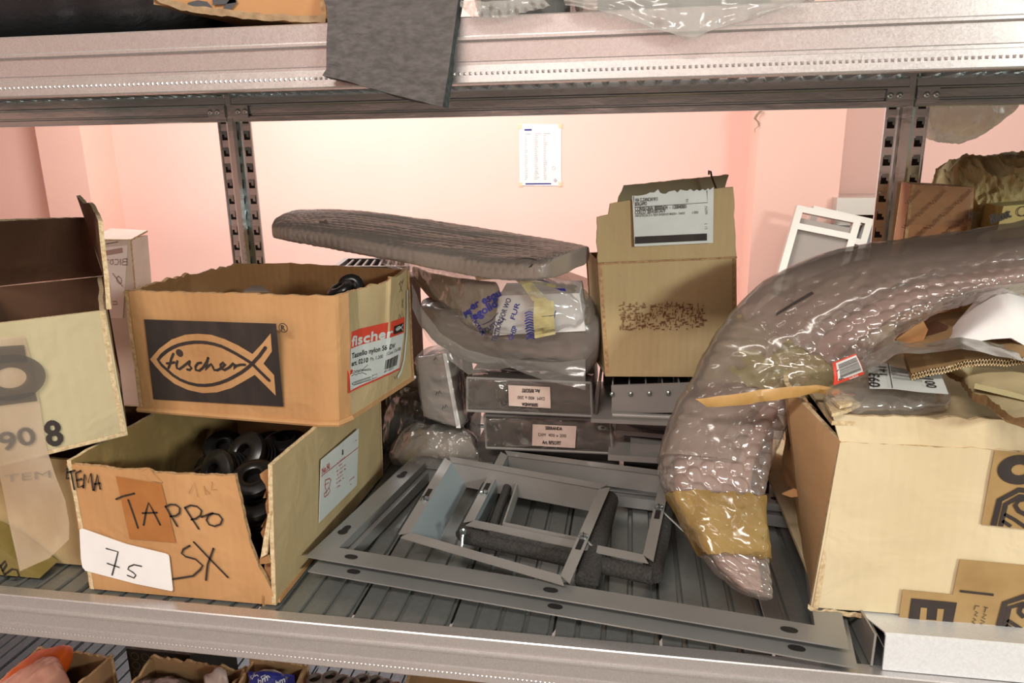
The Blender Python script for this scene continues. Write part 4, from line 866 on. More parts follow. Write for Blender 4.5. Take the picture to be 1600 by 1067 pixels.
f = [(-0.1830,0.3150,0.0576),(-0.0148,0.3150,0.0585),(-0.0190,0.3150,0.1047),(-0.1845,0.3150,0.1042)]
vent_box('wrapped flat grey metal box with an upright label, lower of two', f, .16, 0, [(-0.1204,0.3150,0.0655),(-0.0634,0.3150,0.0649),(-0.0620,0.3150,0.0956),(-0.1193,0.3150,0.0955)], RWS, False)
z0 = V(f[0]).z
for lab, x0, x1, y0, y1, za, zb in (('dark grey metal channel lying under the labelled metal boxes', -.20, -.006, .335, .47, .0, z0 - .001),):
    t = thing('metal_channel', ((x0 + x1) / 2, (y0 + y1) / 2, 0), lab, 'metal profile')
    build('web', MB().box(x0, x1, y0, y1, zb - .004, zb), dkgrey, t)
    for y in (y0, y1 - .003): build('flange', MB().box(x0, x1, y, y + .003, 0, zb - .004), dkgrey, t)
prof = [('flat grey strip lying uppermost right of the labelled boxes', (-0.0113,0.3150,0.0909), (0.0822,0.3350,0.0787), .006), ('grey strip lying in the middle right of the labelled boxes', (0.0079,0.3000,0.0794), (0.0824,0.3300,0.0673), .018), ('long grey strip lying lowest right of the labelled boxes', (-0.0200,0.2900,0.0672), (0.0805,0.3000,0.0615), .008)]
zt = .0
for lab, a, b, h in prof:
    a, b = V(a), V(b); b = a + (b - a) * 1.5; mb = MB(); d = V((0, .08, 0)); dz = V((0, 0, -h))
    mb.hexa([a + dz, b + dz, b + d + dz, a + d + dz], [a, b, b + d, a + d]); single('metal_strip', mb, [grey_paint], (a + b) / 2 + dz, lab, 'metal profile', group='grey metal strips behind the frames')
sup = thing('metal_channel', (.09, .38, 0), 'dark upright-sided channel carrying the grey strips and the riveted damper', 'metal profile')
build('web', MB().box(.0, .19, .34, .42, .085, .089), dkgrey, sup); build('flange', MB().box(.0, .19, .34, .343, 0, .085), dkgrey, sup); build('flange', MB().box(.0, .19, .417, .42, 0, .085), dkgrey, sup)

# riveted damper under the tall carton
GR = thing('riveted_damper', (.05, .36, .105), 'grey riveted metal damper with dark cells under the tall carton', 'damper')
f = [V(p) for p in [(-0.0157,0.3000,0.1192),(0.1351,0.3000,0.1285),(0.1327,0.3000,0.1673),(-0.0181,0.3000,0.1566)]]
build('front_plate', MB().hexa([f[0], f[1], f[1] + V((0, .003, 0)), f[0] + V((0, .003, 0))], [f[3], f[2], f[2] + V((0, .003, 0)), f[3] + V((0, .003, 0))]), grey_paint, GR)
bq = [V(p) for p in [(-0.0422,0.2850,0.1116),(0.1334,0.2850,0.1240)]]
zb = min(bq[0].z, bq[1].z)
build('base_flange', MB().box(bq[0].x, .19, .285, .43, zb, zb + .005), grey_paint, GR)
build('front_lip', MB().tube([(f[0].x, .296, zb + .007), (.18, .296, zb + .007)], .004, 8), grey_paint, GR, smooth=60)
build('side_plate', MB().hexa([(bq[0].x + .004, .30, zb + .005), (bq[0].x + .007, .30, zb + .005), (bq[0].x + .007, .42, zb + .005), (bq[0].x + .004, .42, zb + .005)], [(bq[0].x + .008, .30, f[3].z + .006), (bq[0].x + .011, .30, f[3].z + .006), (bq[0].x + .011, .42, f[3].z + .006), (bq[0].x + .008, .42, f[3].z + .006)]), dkgrey, GR)
build('rear_plate', MB().box(bq[0].x + .01, .18, .425, .428, zb, f[3].z + .004), dkgrey, GR)
for i in range(8):
    p = V((-0.0166,0.2990,0.1456)).lerp(V((0.0754,0.2990,0.1518)), i / 4)
    if p.x > .18: break
    build('rivet', MB().lathe(p, (0, -1, 0), [(.0034, 0), (.0031, .0015), (.002, .0026), (0, .003)], 14), steel, GR, smooth=60)
for i in range(8):
    x = f[3].x + .001 + i * .0205
    if x < .18: build('fin', MB().box(x, x + .0016, .303, .425, zb + .006, f[3].z + .0035), grey_paint, GR)

# ------------------------------------------------------------------ tall carton with shipping label
KB = thing('tall_carton', (.05, .38, .165), 'tall tan carton with torn white delivery label, standing behind', 'box')
b0, b1 = V((-0.0255,0.3001,0.1681)), V((0.1392,0.3353,0.1622)); t0, t1 = V((-0.0375,0.3048,0.3094)), V((0.1297,0.3411,0.3134))
nK = (b1 - b0).cross(t0 - b0).normalized(); dk = -nK * .10; dk.z = 0
build('front_panel', board([b0, b1], [t0, t1], .004, 40, 24, amp=.0006, seed=41), [olive, brown_in, brown_edge], KB)
build('side_panel', board([b1, b1 + dk], [t1, t1 + dk], .004, 12, 16, amp=.001, seed=42), [olive, brown_in, brown_edge], KB)
build('side_panel', board([b0 + dk, b0], [t0 + dk, t0], .004, 12, 16, amp=.001, seed=43), [olive, brown_in, brown_edge], KB)
build('rear_panel', board([b1 + dk, b0 + dk], [t1 + dk, t0 + dk], .004, 12, 12, seed=44), [olive, brown_in, brown_edge], KB)
build('bottom_panel', MB().slab([p + V((0, 0, .004)) for p in (b0, b1, b1 + dk, b0 + dk)], (0, 0, 1), .004), olive, KB)
nKF = V((0, 0, 0))
ft = [V((-0.0393,0.3067,0.3668)), V((-0.0257,0.3092,0.3689)), V((-0.0253,0.3100,0.3861)), V((0.1202,0.3367,0.3981))]
build('front_flap', board([t0, t1], [V((-0.0393,0.3067,0.3668)), V((0.1202,0.3367,0.3981))], .004, 60, 20, amp=.001, seed=45, torn=.0006, side_torn=.0012, topf=[(0, .97), (.085, .975), (.09, 1.18), (.2, 1.165), (.95, 1.01), (1, 1.)]), [olive, olive, brown_edge], KB)
rq = [V(p) for p in [(-0.0001,0.4200,0.3629),(0.1277,0.4200,0.3710),(0.1239,0.4200,0.4086),(-0.0103,0.4200,0.3973)]]
rb0, rb1 = t0 + dk, t1 + dk
build('rear_flap', board([rb0 + (rb1 - rb0) * .1, rb0 + (rb1 - rb0) * .98], [rq[3], rq[2]], .004, 40, 12, amp=.001, torn=.0012, side_torn=.002, seed=46), [mat('grey_tan_cardboard', '#9a9275', .85, 0, 1, '#8b8268', 14), olive, brown_edge], KB)
build('fold_crease', MB().tube([p + nK * .0003 + V((0, 0, .0004 * nz(p, 60, 2))) for p in along([t0, t1], 40)], .0013, 6), brown_edge, KB, smooth=60)
nf = (t1 - t0).cross(V((-0.0341,0.3079,0.3720)) - t0).normalized()
if nf.y > 0: nf = -nf
lq = [(0.0059,0.3112,0.3296),(0.0993,0.3282,0.3325),(0.0967,0.3302,0.3984),(0.0923,0.3293,0.3952),(0.0903,0.3290,0.3970),(0.0869,0.3283,0.3946),(0.0839,0.3278,0.3961),(0.0805,0.3272,0.3942),(0.0770,0.3266,0.3958),(0.0736,0.3259,0.3938),(0.0696,0.3253,0.3964),(0.0657,0.3245,0.3945),(0.0622,0.3239,0.3950),(0.0577,0.3231,0.3960),(0.0544,0.3224,0.3925),(0.0513,0.3219,0.3952),(0.0440,0.3205,0.3938),(0.0411,0.3199,0.3914),(0.0372,0.3192,0.3915),(0.0342,0.3187,0.3928),(0.0316,0.3184,0.3967),(0.0273,0.3175,0.3931),(0.0223,0.3166,0.3932),(0.0184,0.3158,0.3913),(0.0135,0.3149,0.3902),(0.0076,0.3138,0.3895),(0.0015,0.3127,0.3898)]
lb = build('delivery_label', MB().slab([V(p) for p in lq], nf, .0006), label_p, KB)
mb = MB(); UPK = V((0.0112,0.3160,0.3713)) - V((0.0124,0.3154,0.3485))
T_ = lambda s, a, b, h, bo=.00004: text_on(mb, s, a, b, h, up=UPK, bold=bo)
T_('VIA G.ZANCHI 9/11', (0.0054,0.3125,0.3824), (0.0317,0.3173,0.3835), .0042); T_('BERGAMO', (0.0055,0.3124,0.3777), (0.0191,0.3148,0.3783), .0042); T_('IT', (0.0652,0.3233,0.3807), (0.0679,0.3238,0.3808), .004, 0)
T_('CONSEGNA: 80000434  -  120840001', (0.0057,0.3122,0.3719), (0.0657,0.3231,0.3741), .0045); T_('COLLO: 2014.0013479', (0.0058,0.3120,0.3677), (0.0409,0.3185,0.3694), .0045)
T_('IMPORTROSS STA TERM AMBIENTE BRIDEV - TARDY', (0.0059,0.3119,0.3645), (0.0648,0.3227,0.3671), .0026, 0); T_('1.000', (0.0732,0.3242,0.3674), (0.0800,0.3254,0.3677), .003, 0)
text_on(mb, 'RASPED', (0.0914,0.3275,0.3671), (0.0898,0.3276,0.3766), .0036, up=(-1, 0, 0)); text_on(mb, '1/ 1', (0.0919,0.3269,0.3493), (0.0910,0.3270,0.3557), .0036, up=(-1, 0, 0))
mb.strip([(0.0034,0.3124,0.3894),(0.0044,0.3121,0.3762),(0.0904,0.3278,0.3804),(0.0891,0.3281,0.3946)], .0006, nf, 0, False)
build('lettering', mb, ink, lb)
build('barcode_block', MB().poly([(0.0064,0.3108,0.3329),(0.0920,0.3264,0.3355),(0.0915,0.3266,0.3440),(0.0062,0.3111,0.3414)]), print_blk, lb)
mb = MB(); rr_ = random.Random(3)
for i in range(330):
    x = rr_.uniform(973, 1101); y = rr_.uniform(472, 513); a = V(b0)
    fx, fy = (x - 946) / 206, (y - 407) / 181
    p = t0.lerp(t1, fx).lerp(b0.lerp(b1, fx), fy) + nK * .0010; w_ = rr_.choice((.002, .004, .005)); h_ = rr_.choice((.002, .004))
    if rr_.random() < .45: mb.strip([p, p + (t1 - t0).normalized() * w_], .0009, nK, 0, False)
    else: mb.strip([p, p + V((0, 0, h_))], .0009, nK, 0, False)
build('smudged_printing', mb, brown_ink, KB)
wr = MB().tube([(0.1073,0.4000,0.3935),(0.1009,0.4000,0.4079),(0.0994,0.4000,0.4143),(0.0970,0.4000,0.4155),(0.0973,0.4000,0.4103)], .0012, 8)
single('bent_wire', wr, [mat('rusty_wire', '#3c2620', .5, .6)], (0.1073,0.4000,0.3935), 'short bent dark wire hooked on the rear flap of the tall carton', 'wire', 60)

# ------------------------------------------------------------------ wrapped goods in the middle
HB = thing('wrapped_bundle', (-.14, .40, .16), 'big bundle in dusty plastic wrap on the labelled metal boxes', 'bundle')
st = [((-0.2744,0.3300,0.2471), (-0.2731,0.3300,0.2211)), ((-0.2361,0.3100,0.2504), (-0.2383,0.3100,0.1949)), ((-0.1921,0.3000,0.2468), (-0.1941,0.3000,0.1759)), ((-0.1181,0.2950,0.2478), (-0.1186,0.2950,0.1749)), ((-0.0587,0.2950,0.2491), (-0.0579,0.2950,0.1652)), ((-0.0318,0.3100,0.2382), (-0.0342,0.3100,0.1884))]
hb = loft(st, .07, 170, 190, (0, -1, 0), .4, True, .0012, 22, 12, None, 0, 1, 0, 0, .7, crumple=(22, .008, .4))
build('plastic_wrap', hb, film_dk, HB, smooth=35)
flp = MB(); rows = []
top = [V(p) for p in [(-0.2666,0.2900,0.2867),(-0.2557,0.2900,0.2542),(-0.2321,0.2900,0.2216),(-0.1995,0.2900,0.2015),(-0.1504,0.2900,0.1904),(-0.0937,0.2900,0.1881),(-0.0499,0.2900,0.1936)]]; bt = [V(p) for p in [(-0.2620,0.2700,0.2584),(-0.2435,0.2700,0.2181),(-0.2198,0.2700,0.1940),(-0.1934,0.2700,0.1757),(-0.1391,0.2700,0.1859),(-0.0994,0.2700,0.1716),(-0.0483,0.2700,0.1604)]]
T1, B1_ = along(top, 40), along(bt, 40)
flp.grid([[t.lerp(b, k / 8) + V((0, -.004 * nz(t.lerp(b, k / 8), 60, 3) - .004, 0)) for k in range(9)] for t, b in zip(T1, B1_)])
build('loose_film', flp, film, HB, smooth=60)
bp = [V((-0.1143,0.4000,0.2836)), V((-0.1048,0.5000,0.2733)), V((-0.0206,0.5000,0.2435)), V((-0.0255,0.3600,0.2371)), V((-0.0991,0.3400,0.2552))]
mb = MB().slab(bp, (-.1, -.1, 1), .014); single('wrapped_board', mb, [mat('brown_film_over_board', '#97705f', .28, 0, 1, '#7d5c4e', 14, .6, 40, (.3, 1, 1))], bp[0], 'reddish brown film-covered board behind the printed bag', 'board')

BG = thing('printed_plastic_bag', (-.14, .33, .27), 'clear plastic bag with blue lettering, white box inside, below the wrapped slab', 'bag')
st = [((-0.3590,0.4200,0.3025), (-0.3522,0.4200,0.2887)), ((-0.3081,0.3800,0.3041), (-0.3007,0.3700,0.2828)), ((-0.2633,0.3400,0.3034), (-0.2564,0.3300,0.2612)), ((-0.2217,0.3100,0.3002), (-0.2157,0.3000,0.2363)), ((-0.1821,0.2900,0.2991), (-0.1787,0.2800,0.2246)), ((-0.1157,0.2800,0.2953), (-0.1133,0.2700,0.2280)), ((-0.0625,0.2900,0.2787), (-0.0614,0.2800,0.2341)), ((-0.0400,0.3100,0.2527), (-0.0381,0.3100,0.2323))]
bgm = loft(st, [.008, .018, .026, .032, .034, .034, .032, .02], 170, 120, (0, -1, .1), .5, True, .0015, 30, 15, None, 0, 1, 0, 0, .5, crumple=(34, .0042, 1))
build('clear_film', bgm, film, BG, smooth=35)
f = [(-0.1658,0.2880,0.2205),(-0.0502,0.2880,0.2292),(-0.0585,0.2880,0.2760),(-0.1567,0.2880,0.2711)]
q = [V(p) for p in f]; d = V((0, .055, .006))
build('white_box', MB().hexa([q[0], q[1], q[1] + d, q[0] + d], [q[3], q[2], q[2] + d, q[3] + d]), white_p, BG)
pc = loft([((-0.2962,0.3750,0.2935), (-0.2927,0.3750,0.2732)), ((-0.2398,0.3300,0.2885), (-0.2418,0.3300,0.2374)), ((-0.2014,0.3100,0.2874), (-0.1958,0.3050,0.2146)), ((-0.1635,0.3050,0.2856), (-0.1615,0.3000,0.2193))], [.008, .018, .024, .02], 40, 30, (0, -1, .2), .7, True, .002, 30, 5)
build('beige_inner_paper', pc, mat('beige_inner_wrap', '#a39078', .7, 0, 1, '#8d7b64', 14, .4, 40), BG, smooth=60)
mb = MB()
def T(s, a, b, h, up, bold=0., m=0): text_on(mb, s, a, b, h, up=up, bold=bold, mi=m)
k_ = (.28,)
up1 = V((-0.1913,0.2800,0.2657)) - V((-0.1892,0.2800,0.2561))
T('er esqu', (-0.1909,0.2800,0.2544), (-0.1521,0.2800,0.2728), .0095, up1, .0006); T('egolid', (-0.1872,0.2800,0.2416), (-0.1571,0.2800,0.2599), .0095, up1, .0006); T('per', (-0.2008,0.2800,0.2461), (-0.1901,0.2800,0.2520), .008, up1, .0005)
drape(mb, bgm, (0, 1, -.25), .0008); binks = [blue_ink, mat('faint_blue_ink', '#30304f', .5)]; build('blue_lettering', mb, binks, BG); mb = MB()
mb.strip([(-0.1833,0.2800,0.2343),(-0.1744,0.2800,0.2370),(-0.1654,0.2800,0.2413),(-0.1564,0.2800,0.2511)], .0012, (0, -1, 0), 1)
T('ACUSTICA', (-0.1780,0.2800,0.2222), (-0.1462,0.2800,0.2425), .0055, up1, .0002, 1); T('TECTION FOR WO', (-0.1612,0.2800,0.2136), (-0.1395,0.2800,0.2682), .0060, V((-.6, 0, .4)), .0002, 1)
drape(mb, bgm, (0, 1, -.25), .0008); build('blue_lettering', mb, binks, BG); mb = MB()
T('OHSP', (-0.1402,0.2800,0.2167), (-0.1320,0.2800,0.2331), .006, V((-.6, 0, .3)), .0002); T('FUR', (-0.1351,0.2800,0.2428), (-0.1285,0.2800,0.2629), .006, V((-.6, 0, .3)), .0002)
T('PROTECTION', (-0.1966,0.2800,0.2511), (-0.1788,0.2800,0.2222), .005, V((.6, 0, .5)), .0002)
drape(mb, bgm, (0, 1, -.25), .0008); build('blue_lettering', mb, binks, BG); mb = MB()
for i in range(11):
    y = 490 + i * 4; mb.strip([V((-0.1224,0.2800,0.2511)) + V((.0006 * (i % 3), 0, -.0032 * i)), V((-0.1176,0.2800,0.2535)) + V((.0006 * (i % 3), 0, -.0032 * i)), V((-0.1129,0.2800,0.2521)) + V((.0006 * (i % 3), 0, -.0032 * i))], .0016, (0, -1, 0), 0)
mb.poly([(-0.1250,0.2800,0.2967),(-0.1118,0.2800,0.2992),(-0.0941,0.2800,0.2902),(-0.1157,0.2800,0.2930)]); mb.poly([(-0.0879,0.2800,0.2833),(-0.0756,0.2800,0.2834),(-0.0740,0.2800,0.2796),(-0.0802,0.2800,0.2803)])
mb.strip([(-0.0871,0.2800,0.2454),(-0.0856,0.2800,0.2550)], .0012, (0, -1, 0))
drape(mb, bgm, (0, 1, -.25), .0008); build('blue_wave_marks', mb, binks, BG)
mb = MB(); subdiv_quad(mb, (-0.1123,0.2800,0.2199), (-0.0863,0.2800,0.2262), (-0.0879,0.2800,0.2676), (-0.1120,0.2800,0.2671), 8, 12)
mb.grid([[(-0.1453,0.2800,0.2988), (-0.1359,0.2800,0.2989)], [(-0.1275,0.2800,0.2866), (-0.1158,0.2800,0.2906)], [(-0.1136,0.2800,0.2671), (-0.0941,0.2800,0.2675)]])
mb.grid([[(-0.1880,0.2800,0.2975), (-0.1850,0.2800,0.2920)], [(-0.1469,0.2800,0.2996), (-0.1430,0.2800,0.2950)], [(-0.0864,0.2800,0.2872), (-0.0864,0.2800,0.2833)]])
drape(mb, bgm, (0, 1, -.25), .0012); tp = build('yellow_tape', mb, mat('yellow_tape', '#cfc48e', .35, 0, .85, '#bdb078', 60), BG)
mb = MB(); rb = random.Random(5); x = 841
for i in range(9):
    w = rb.uniform(.8, 2.2); mb.poly([(-0.1060,0.2800,0.2273), (-0.1048,0.2800,0.2275), (-0.1008,0.2800,0.2483), (-0.1019,0.2800,0.2481)]); 
    for k in range(4): mb.v[-4 + k] = tuple(V(mb.v[-4 + k]) + V((.0018 * i, 0, .0002 * i)))
drape(mb, bgm, (0, 1, -.25), .0018); build('barcode', mb, ink, tp)

SL = thing('wrapped_slab', (-.25, .3, .325), 'long flat slab in brownish bubble wrap balanced on top of the pile', 'wrapped panel')
st = [((-0.4786,0.3600,0.3554), (-0.4597,0.3100,0.3461)), ((-0.4566,0.3900,0.3624), (-0.4321,0.3000,0.3440)), ((-0.3566,0.3900,0.3606), (-0.3598,0.2900,0.3342)), ((-0.2415,0.3800,0.3461), (-0.2509,0.2700,0.3187)), ((-0.1178,0.3600,0.3294), (-0.1634,0.2450,0.3097)), ((-0.0629,0.3450,0.3226), (-0.1059,0.2350,0.3105)), ((-0.0483,0.3300,0.3215), (-0.0873,0.2450,0.3113))]
for i, (a, b) in enumerate(st): st[i] = (V(a) - V((0, 0, .004)), V(b) - V((0, 0, .0)))
sm = loft(st, [.007, .011, .012, .012, .0125, .012, .010], 300, 190, (0, 0, 1), .4, False, .0004, 45, 17, (.0048, .0012), 0, 1, 0, 0, .7, crumple=(24, .0016, .35))
build('bubble_wrap', sm, film_br, SL, smooth=40)
mb = MB(); subdiv_quad(mb, (-0.4011,0.3300,0.3525), (-0.3902,0.3300,0.3558), (-0.3848,0.3300,0.3358), (-0.3957,0.3300,0.3324)); subdiv_quad(mb, (-0.1998,0.3100,0.3390), (-0.1103,0.3000,0.3282), (-0.1166,0.3000,0.3250), (-0.2032,0.3100,0.3358))
drape(mb, sm, (0, .5, -1), .0008); build('tape_band', mb, mat('dusty_tape', '#84756c', .3, 0, .9, '#75675e', 50), SL)
mb = MB(); mb.strip([(-0.1278,0.2400,0.3286),(-0.1174,0.2400,0.3301),(-0.1087,0.2400,0.3280),(-0.1043,0.2400,0.3244)], .0012, (0, -.4, .9)); mb.strip([(-0.1117,0.2400,0.3096),(-0.1073,0.2400,0.3148),(-0.1095,0.2400,0.3104)], .0012, (0, -1, 0)); drape(mb, sm, (0, .7, -.7), .0009)
build('pen_marks', mb, pen, SL)

LG = thing('louvre_grille', (-.41, .5, .26), 'light metal grille with dark slots behind the fish emblem carton', 'grille')
a, b = V((-0.4413,0.4600,0.2808)), V((-0.3504,0.4600,0.2817)); c, d = V((-0.3735,0.5300,0.2821)), V((-0.4453,0.5300,0.2804))
fr = [a, b + V((.05, 0, 0)), c + V((.05, 0, 0)), d]; fr = [V((p.x, p.y, .285 - .0 * p.y)) for p in fr]
fr = [V((-0.4393,0.4500,0.2794)), V((-0.3197,0.4500,0.2807)), V((-0.3440,0.5300,0.2813)), V((-0.4529,0.5300,0.2804))]
for i, (p, q) in enumerate(((0, 1), (1, 2), (2, 3), (3, 0))):
    build('frame_bar', MB().hexa([fr[p] + V((0, 0, -.02)), fr[q] + V((0, 0, -.02)), fr[q] * .86 + sum(fr, V()) / 4 * .14 + V((0, 0, -.02)), fr[p] * .86 + sum(fr, V()) / 4 * .14 + V((0, 0, -.02))], [fr[p], fr[q], fr[q] * .86 + sum(fr, V()) / 4 * .14, fr[p] * .86 + sum(fr, V()) / 4 * .14]), grey_paint, LG)
for i in range(7):
    u = .15 + i * .11; p = fr[0].lerp(fr[1], u); q = fr[3].lerp(fr[2], u)
    build('louvre', MB().tube([p.lerp(q, .1) - V((0, 0, .003)), p.lerp(q, .9) - V((0, 0, .003))], .0022, 6), grey_paint, LG)
build('backing', MB().slab([p - V((0, 0, .018)) for p in fr], (0, 0, 1), .002), slot_m, LG)
sp = thing('dark_carton', (-.42, .49, 0), 'dark carton behind the fish emblem carton carrying the grille', 'box')
z_ = min(p.z for p in fr) - .0205
build('body', MB().box(-.52, -.33, .445, .535, 0, z_), dark_in, sp)

# ------------------------------------------------------------------ film-wrapped pieces between the cartons and the metal boxes
f = [V(p) for p in [(-0.2714,0.3250,0.0947),(-0.2217,0.3250,0.0803),(-0.2365,0.3250,0.1847),(-0.2765,0.3250,0.1746)]]
t = thing('wrapped_plate', (f[0] + f[1]) / 2, 'narrow grey plate standing on edge in clear film beside the labelled boxes', 'wrapped plate')
d = V((.012, .08, 0)); build('plate', MB().hexa([f[0], f[1], f[1] + d, f[0] + d], [f[3], f[2], f[2] + d, f[3] + d]), mat('wrapped_grey_plate', '#8a817a', .35, .1, 1, '#766d67', 25, .5, 50), t)
build('white_edge', MB().hexa([f[1] + V((-.004, -.002, 0)), f[1] + V((.002, -.002, 0)), f[1] + V((.002, 0, 0)), f[1] + V((-.004, 0, 0))], [f[2] + V((-.004, -.002, 0)), f[2] + V((.001, -.002, 0)), f[2] + V((.001, 0, 0)), f[2] + V((-.004, 0, 0))]), white_p, t)
w = loft([(f[3] + V((-.004, -.003, .003)), f[2] + V((.006, -.003, .003))), (f[3].lerp(f[0], .5) + V((-.004, -.004, 0)), f[2].lerp(f[1], .5) + V((.006, -.004, 0))), (f[0] + V((-.003, -.003, -.002)), f[1] + V((.006, -.003, -.002)))], .03, 80, 80, (0, -1, 0), .5, True, .001, 40, 21, None, 0, 1, .001, 0, .8, crumple=(45, .003, 1))
build('clear_film', w, film, t, smooth=35)
mb = MB()
for q in ([(-0.2510,0.3180,0.1283),(-0.2490,0.3180,0.1329),(-0.2474,0.3180,0.1294),(-0.2454,0.3180,0.1349),(-0.2438,0.3180,0.1313)], [(-0.2429,0.3180,0.1087),(-0.2410,0.3180,0.1133),(-0.2394,0.3180,0.1098),(-0.2374,0.3180,0.1153),(-0.2358,0.3180,0.1117)], [(-0.2516,0.3180,0.1766),(-0.2488,0.3180,0.1810),(-0.2472,0.3180,0.1776)]): mb.strip(q, .0009, (0, -1, 0))
build('ink_marks', mb, ink, t)
def pack(name, label, cat, st, th, mt, seed, core=None, k=.5, bd=(0, -.8, .5), amp=.003, ridge=.006):
    m = loft(st, th, 120, 100, bd, k, True, amp, 28, seed, None, 0, 1, 0, 0, .5, crumple=(32, .008, 1)); m.v = [(x, y, max(z, .0012)) for x, y, z in m.v]
    c = [V(p) for ab in st for p in ab]; zz = min(p[2] for p in m.v)
    t = thing(name, (sum(p.x for p in c) / len(c), sum(p.y for p in c) / len(c), zz), label, cat)
    if core:
        m2 = loft([(V(a).lerp(V(b), .12), V(b).lerp(V(a), .12)) for a, b in st], [x * .75 for x in (th if isinstance(th, list) else [th] * len(st))], 40, 30, bd, k, True, .001, 30, seed, None, .06, .94)
        m2.v = [tuple(V(p) - V(bd).normalized() * .006) for p in m2.v]
        build('contents', m2, core, t, smooth=60)
    build('film', m, mt, t, smooth=35); return t
pack('film_wrapped_packet', 'brownish film-wrapped packet with shiny creases behind the frame corner', 'packet', [((-0.3316,0.3600,0.0396), (-0.3336,0.3400,0.0223)), ((-0.2954,0.3500,0.0727), (-0.2933,0.3200,0.0276)), ((-0.2522,0.3450,0.0748), (-0.2384,0.3200,0.0307)), ((-0.2113,0.3450,0.0692), (-0.1910,0.3300,0.0328))], [.02, .03, .03, .03], film, 31, mat('brown_packet', '#7c6f62', .5, 0, 1, '#65594e', 14))
pack('film_wrapped_packet', 'dark grey plastic bundle in the shade right of the torn carton', 'packet', [((-0.3588,0.4000,0.0728), (-0.3552,0.3800,0.0199)), ((-0.3277,0.4000,0.1141), (-0.3225,0.3700,0.0359)), ((-0.2844,0.4000,0.1059), (-0.2865,0.3800,0.0437)), ((-0.2373,0.4000,0.0782), (-0.2344,0.3800,0.0264))], [.03, .04, .04, .03], filmmat('dark_clear_film', '#6d6f6f', .4, .1, (22, .9)), 32, mat('dark_bundle', '#3c3a38', .5), .6)
pack('film_wrapped_packet', 'grey packet under the plate, between the torn carton and the labelled boxes', 'packet', [((-0.3589,0.4200,0.1165), (-0.3584,0.4100,0.0692)), ((-0.3174,0.4200,0.1479), (-0.3184,0.4100,0.0710)), ((-0.2690,0.4200,0.1396), (-0.2690,0.4100,0.0731)), ((-0.2286,0.4300,0.1081), (-0.2287,0.4200,0.0304))], .05, film_dk, 33, None, .5)

# ------------------------------------------------------------------ the long bent bubble-wrap parcel
BW = thing('bubble_wrap_parcel', (.2, .12, .04), 'long bent parcel in bubble wrap and tape leaning against the cream box', 'parcel')
st = [((0.1112,0.0140,0.0630), (0.1306,0.0140,0.0583)), ((0.0868,0.0300,0.0797), (0.1320,0.0300,0.0771)), ((0.0624,0.0550,0.1093), (0.1301,0.0550,0.1077)), ((0.0402,0.0850,0.1428), (0.1351,0.0850,0.1419)), ((0.0514,0.1200,0.1827), (0.1511,0.1150,0.1727)), ((0.0758,0.1600,0.2212), (0.1740,0.1350,0.2047)),
      ((0.1128,0.2000,0.2738), (0.2021,0.1350,0.2333)), ((0.1556,0.2200,0.3119), (0.2331,0.1300,0.2642)), ((0.2215,0.2250,0.3388), (0.2726,0.1300,0.2976)), ((0.2925,0.2200,0.3517), (0.3152,0.1350,0.3176)), ((0.3800,0.2100,0.3682), (0.3637,0.1350,0.3288)), ((0.4595,0.2000,0.3907), (0.4296,0.1350,0.3466))]
th = [.009, .015, .018, .020, .020, .020, .020, .020, .020, .020, .02, .02]
bd = (.1, -.75, .66)
bw = loft(st, th, 330, 220, bd, .5, True, .0012, 30, 51, (.0072, .0032), 0, 1, 0, 0, .6, crumple=(20, .004, 1))
build('bubble_wrap', bw, bub, BW, smooth=60)
cm = loft([(V(a).lerp(V(b), .12), V(b).lerp(V(a), .12)) for a, b in st], [x * .7 for x in th], 70, 30, bd, .5, True, .002, 30, 52, None, .03, 1)
cm.v = [tuple(V(p) - V(bd).normalized() * .007) for p in cm.v]
build('contents', cm, core_m, BW, smooth=60)
# outer sleeve of smoother film over the upper part
sl = loft([(a, V(a).lerp(V(b), .66)) for a, b in st], [x * .8 for x in th], 200, 100, bd, .5, True, .0012, 24, 53, None, .30, 1., .0036, 0, 0., crumple=(20, .005, 1))
build('outer_film', sl, filmmat('smooth_outer_film', '#a59489', .5, .18, (9, .6), stretch=(.6, 1, 1)), BW, smooth=60)
for a, b, mt in ((.115, .235, tape_yel), (.445, .545, filmmat('clear_yellow_tape', '#bfb382', .4, .1, (36, .9)))):
    m = loft(st, th, 50, 160, bd, .5, True, .0012, 30, 51, None, a, b, .0034, 0, 0., tear=.004, crumple=(20, .005, 1))
    build('tape_band', m, mt, BW, smooth=60)
mb = MB(); subdiv_quad(mb, (0.1493,0.1500,0.2959), (0.1844,0.1500,0.3197), (0.1829,0.1500,0.3234), (0.1508,0.1500,0.3004)); drape(mb, sl, (0, .8, -.5), .0012)
build('black_tape_strip', mb, print_blk, BW)
kt = MB(); A_ = along([(0.0642,0.0850,0.2175),(0.1007,0.0850,0.2240),(0.1452,0.0850,0.2325),(0.1699,0.0850,0.2353),(0.1893,0.0850,0.2324)], 30); B_ = along([(0.0751,0.0850,0.2097),(0.1071,0.0850,0.2130),(0.1488,0.0850,0.2222),(0.1705,0.0850,0.2280),(0.1912,0.0850,0.2240)], 30)
kt.grid([[b + V((0, -.002 + .003 * nz(b, 80, 2), 0)), a.lerp(b, .5) + V((0, -.004, .001)), a + V((0, -.002 + .003 * nz(a, 70, 5), 0))] for a, b in zip(A_, B_)])
single('kraft_tape_strip', kt, [kraft_tape], A_[0], 'creased strip of brown kraft tape across the bubble-wrap parcel', 'tape', 60)

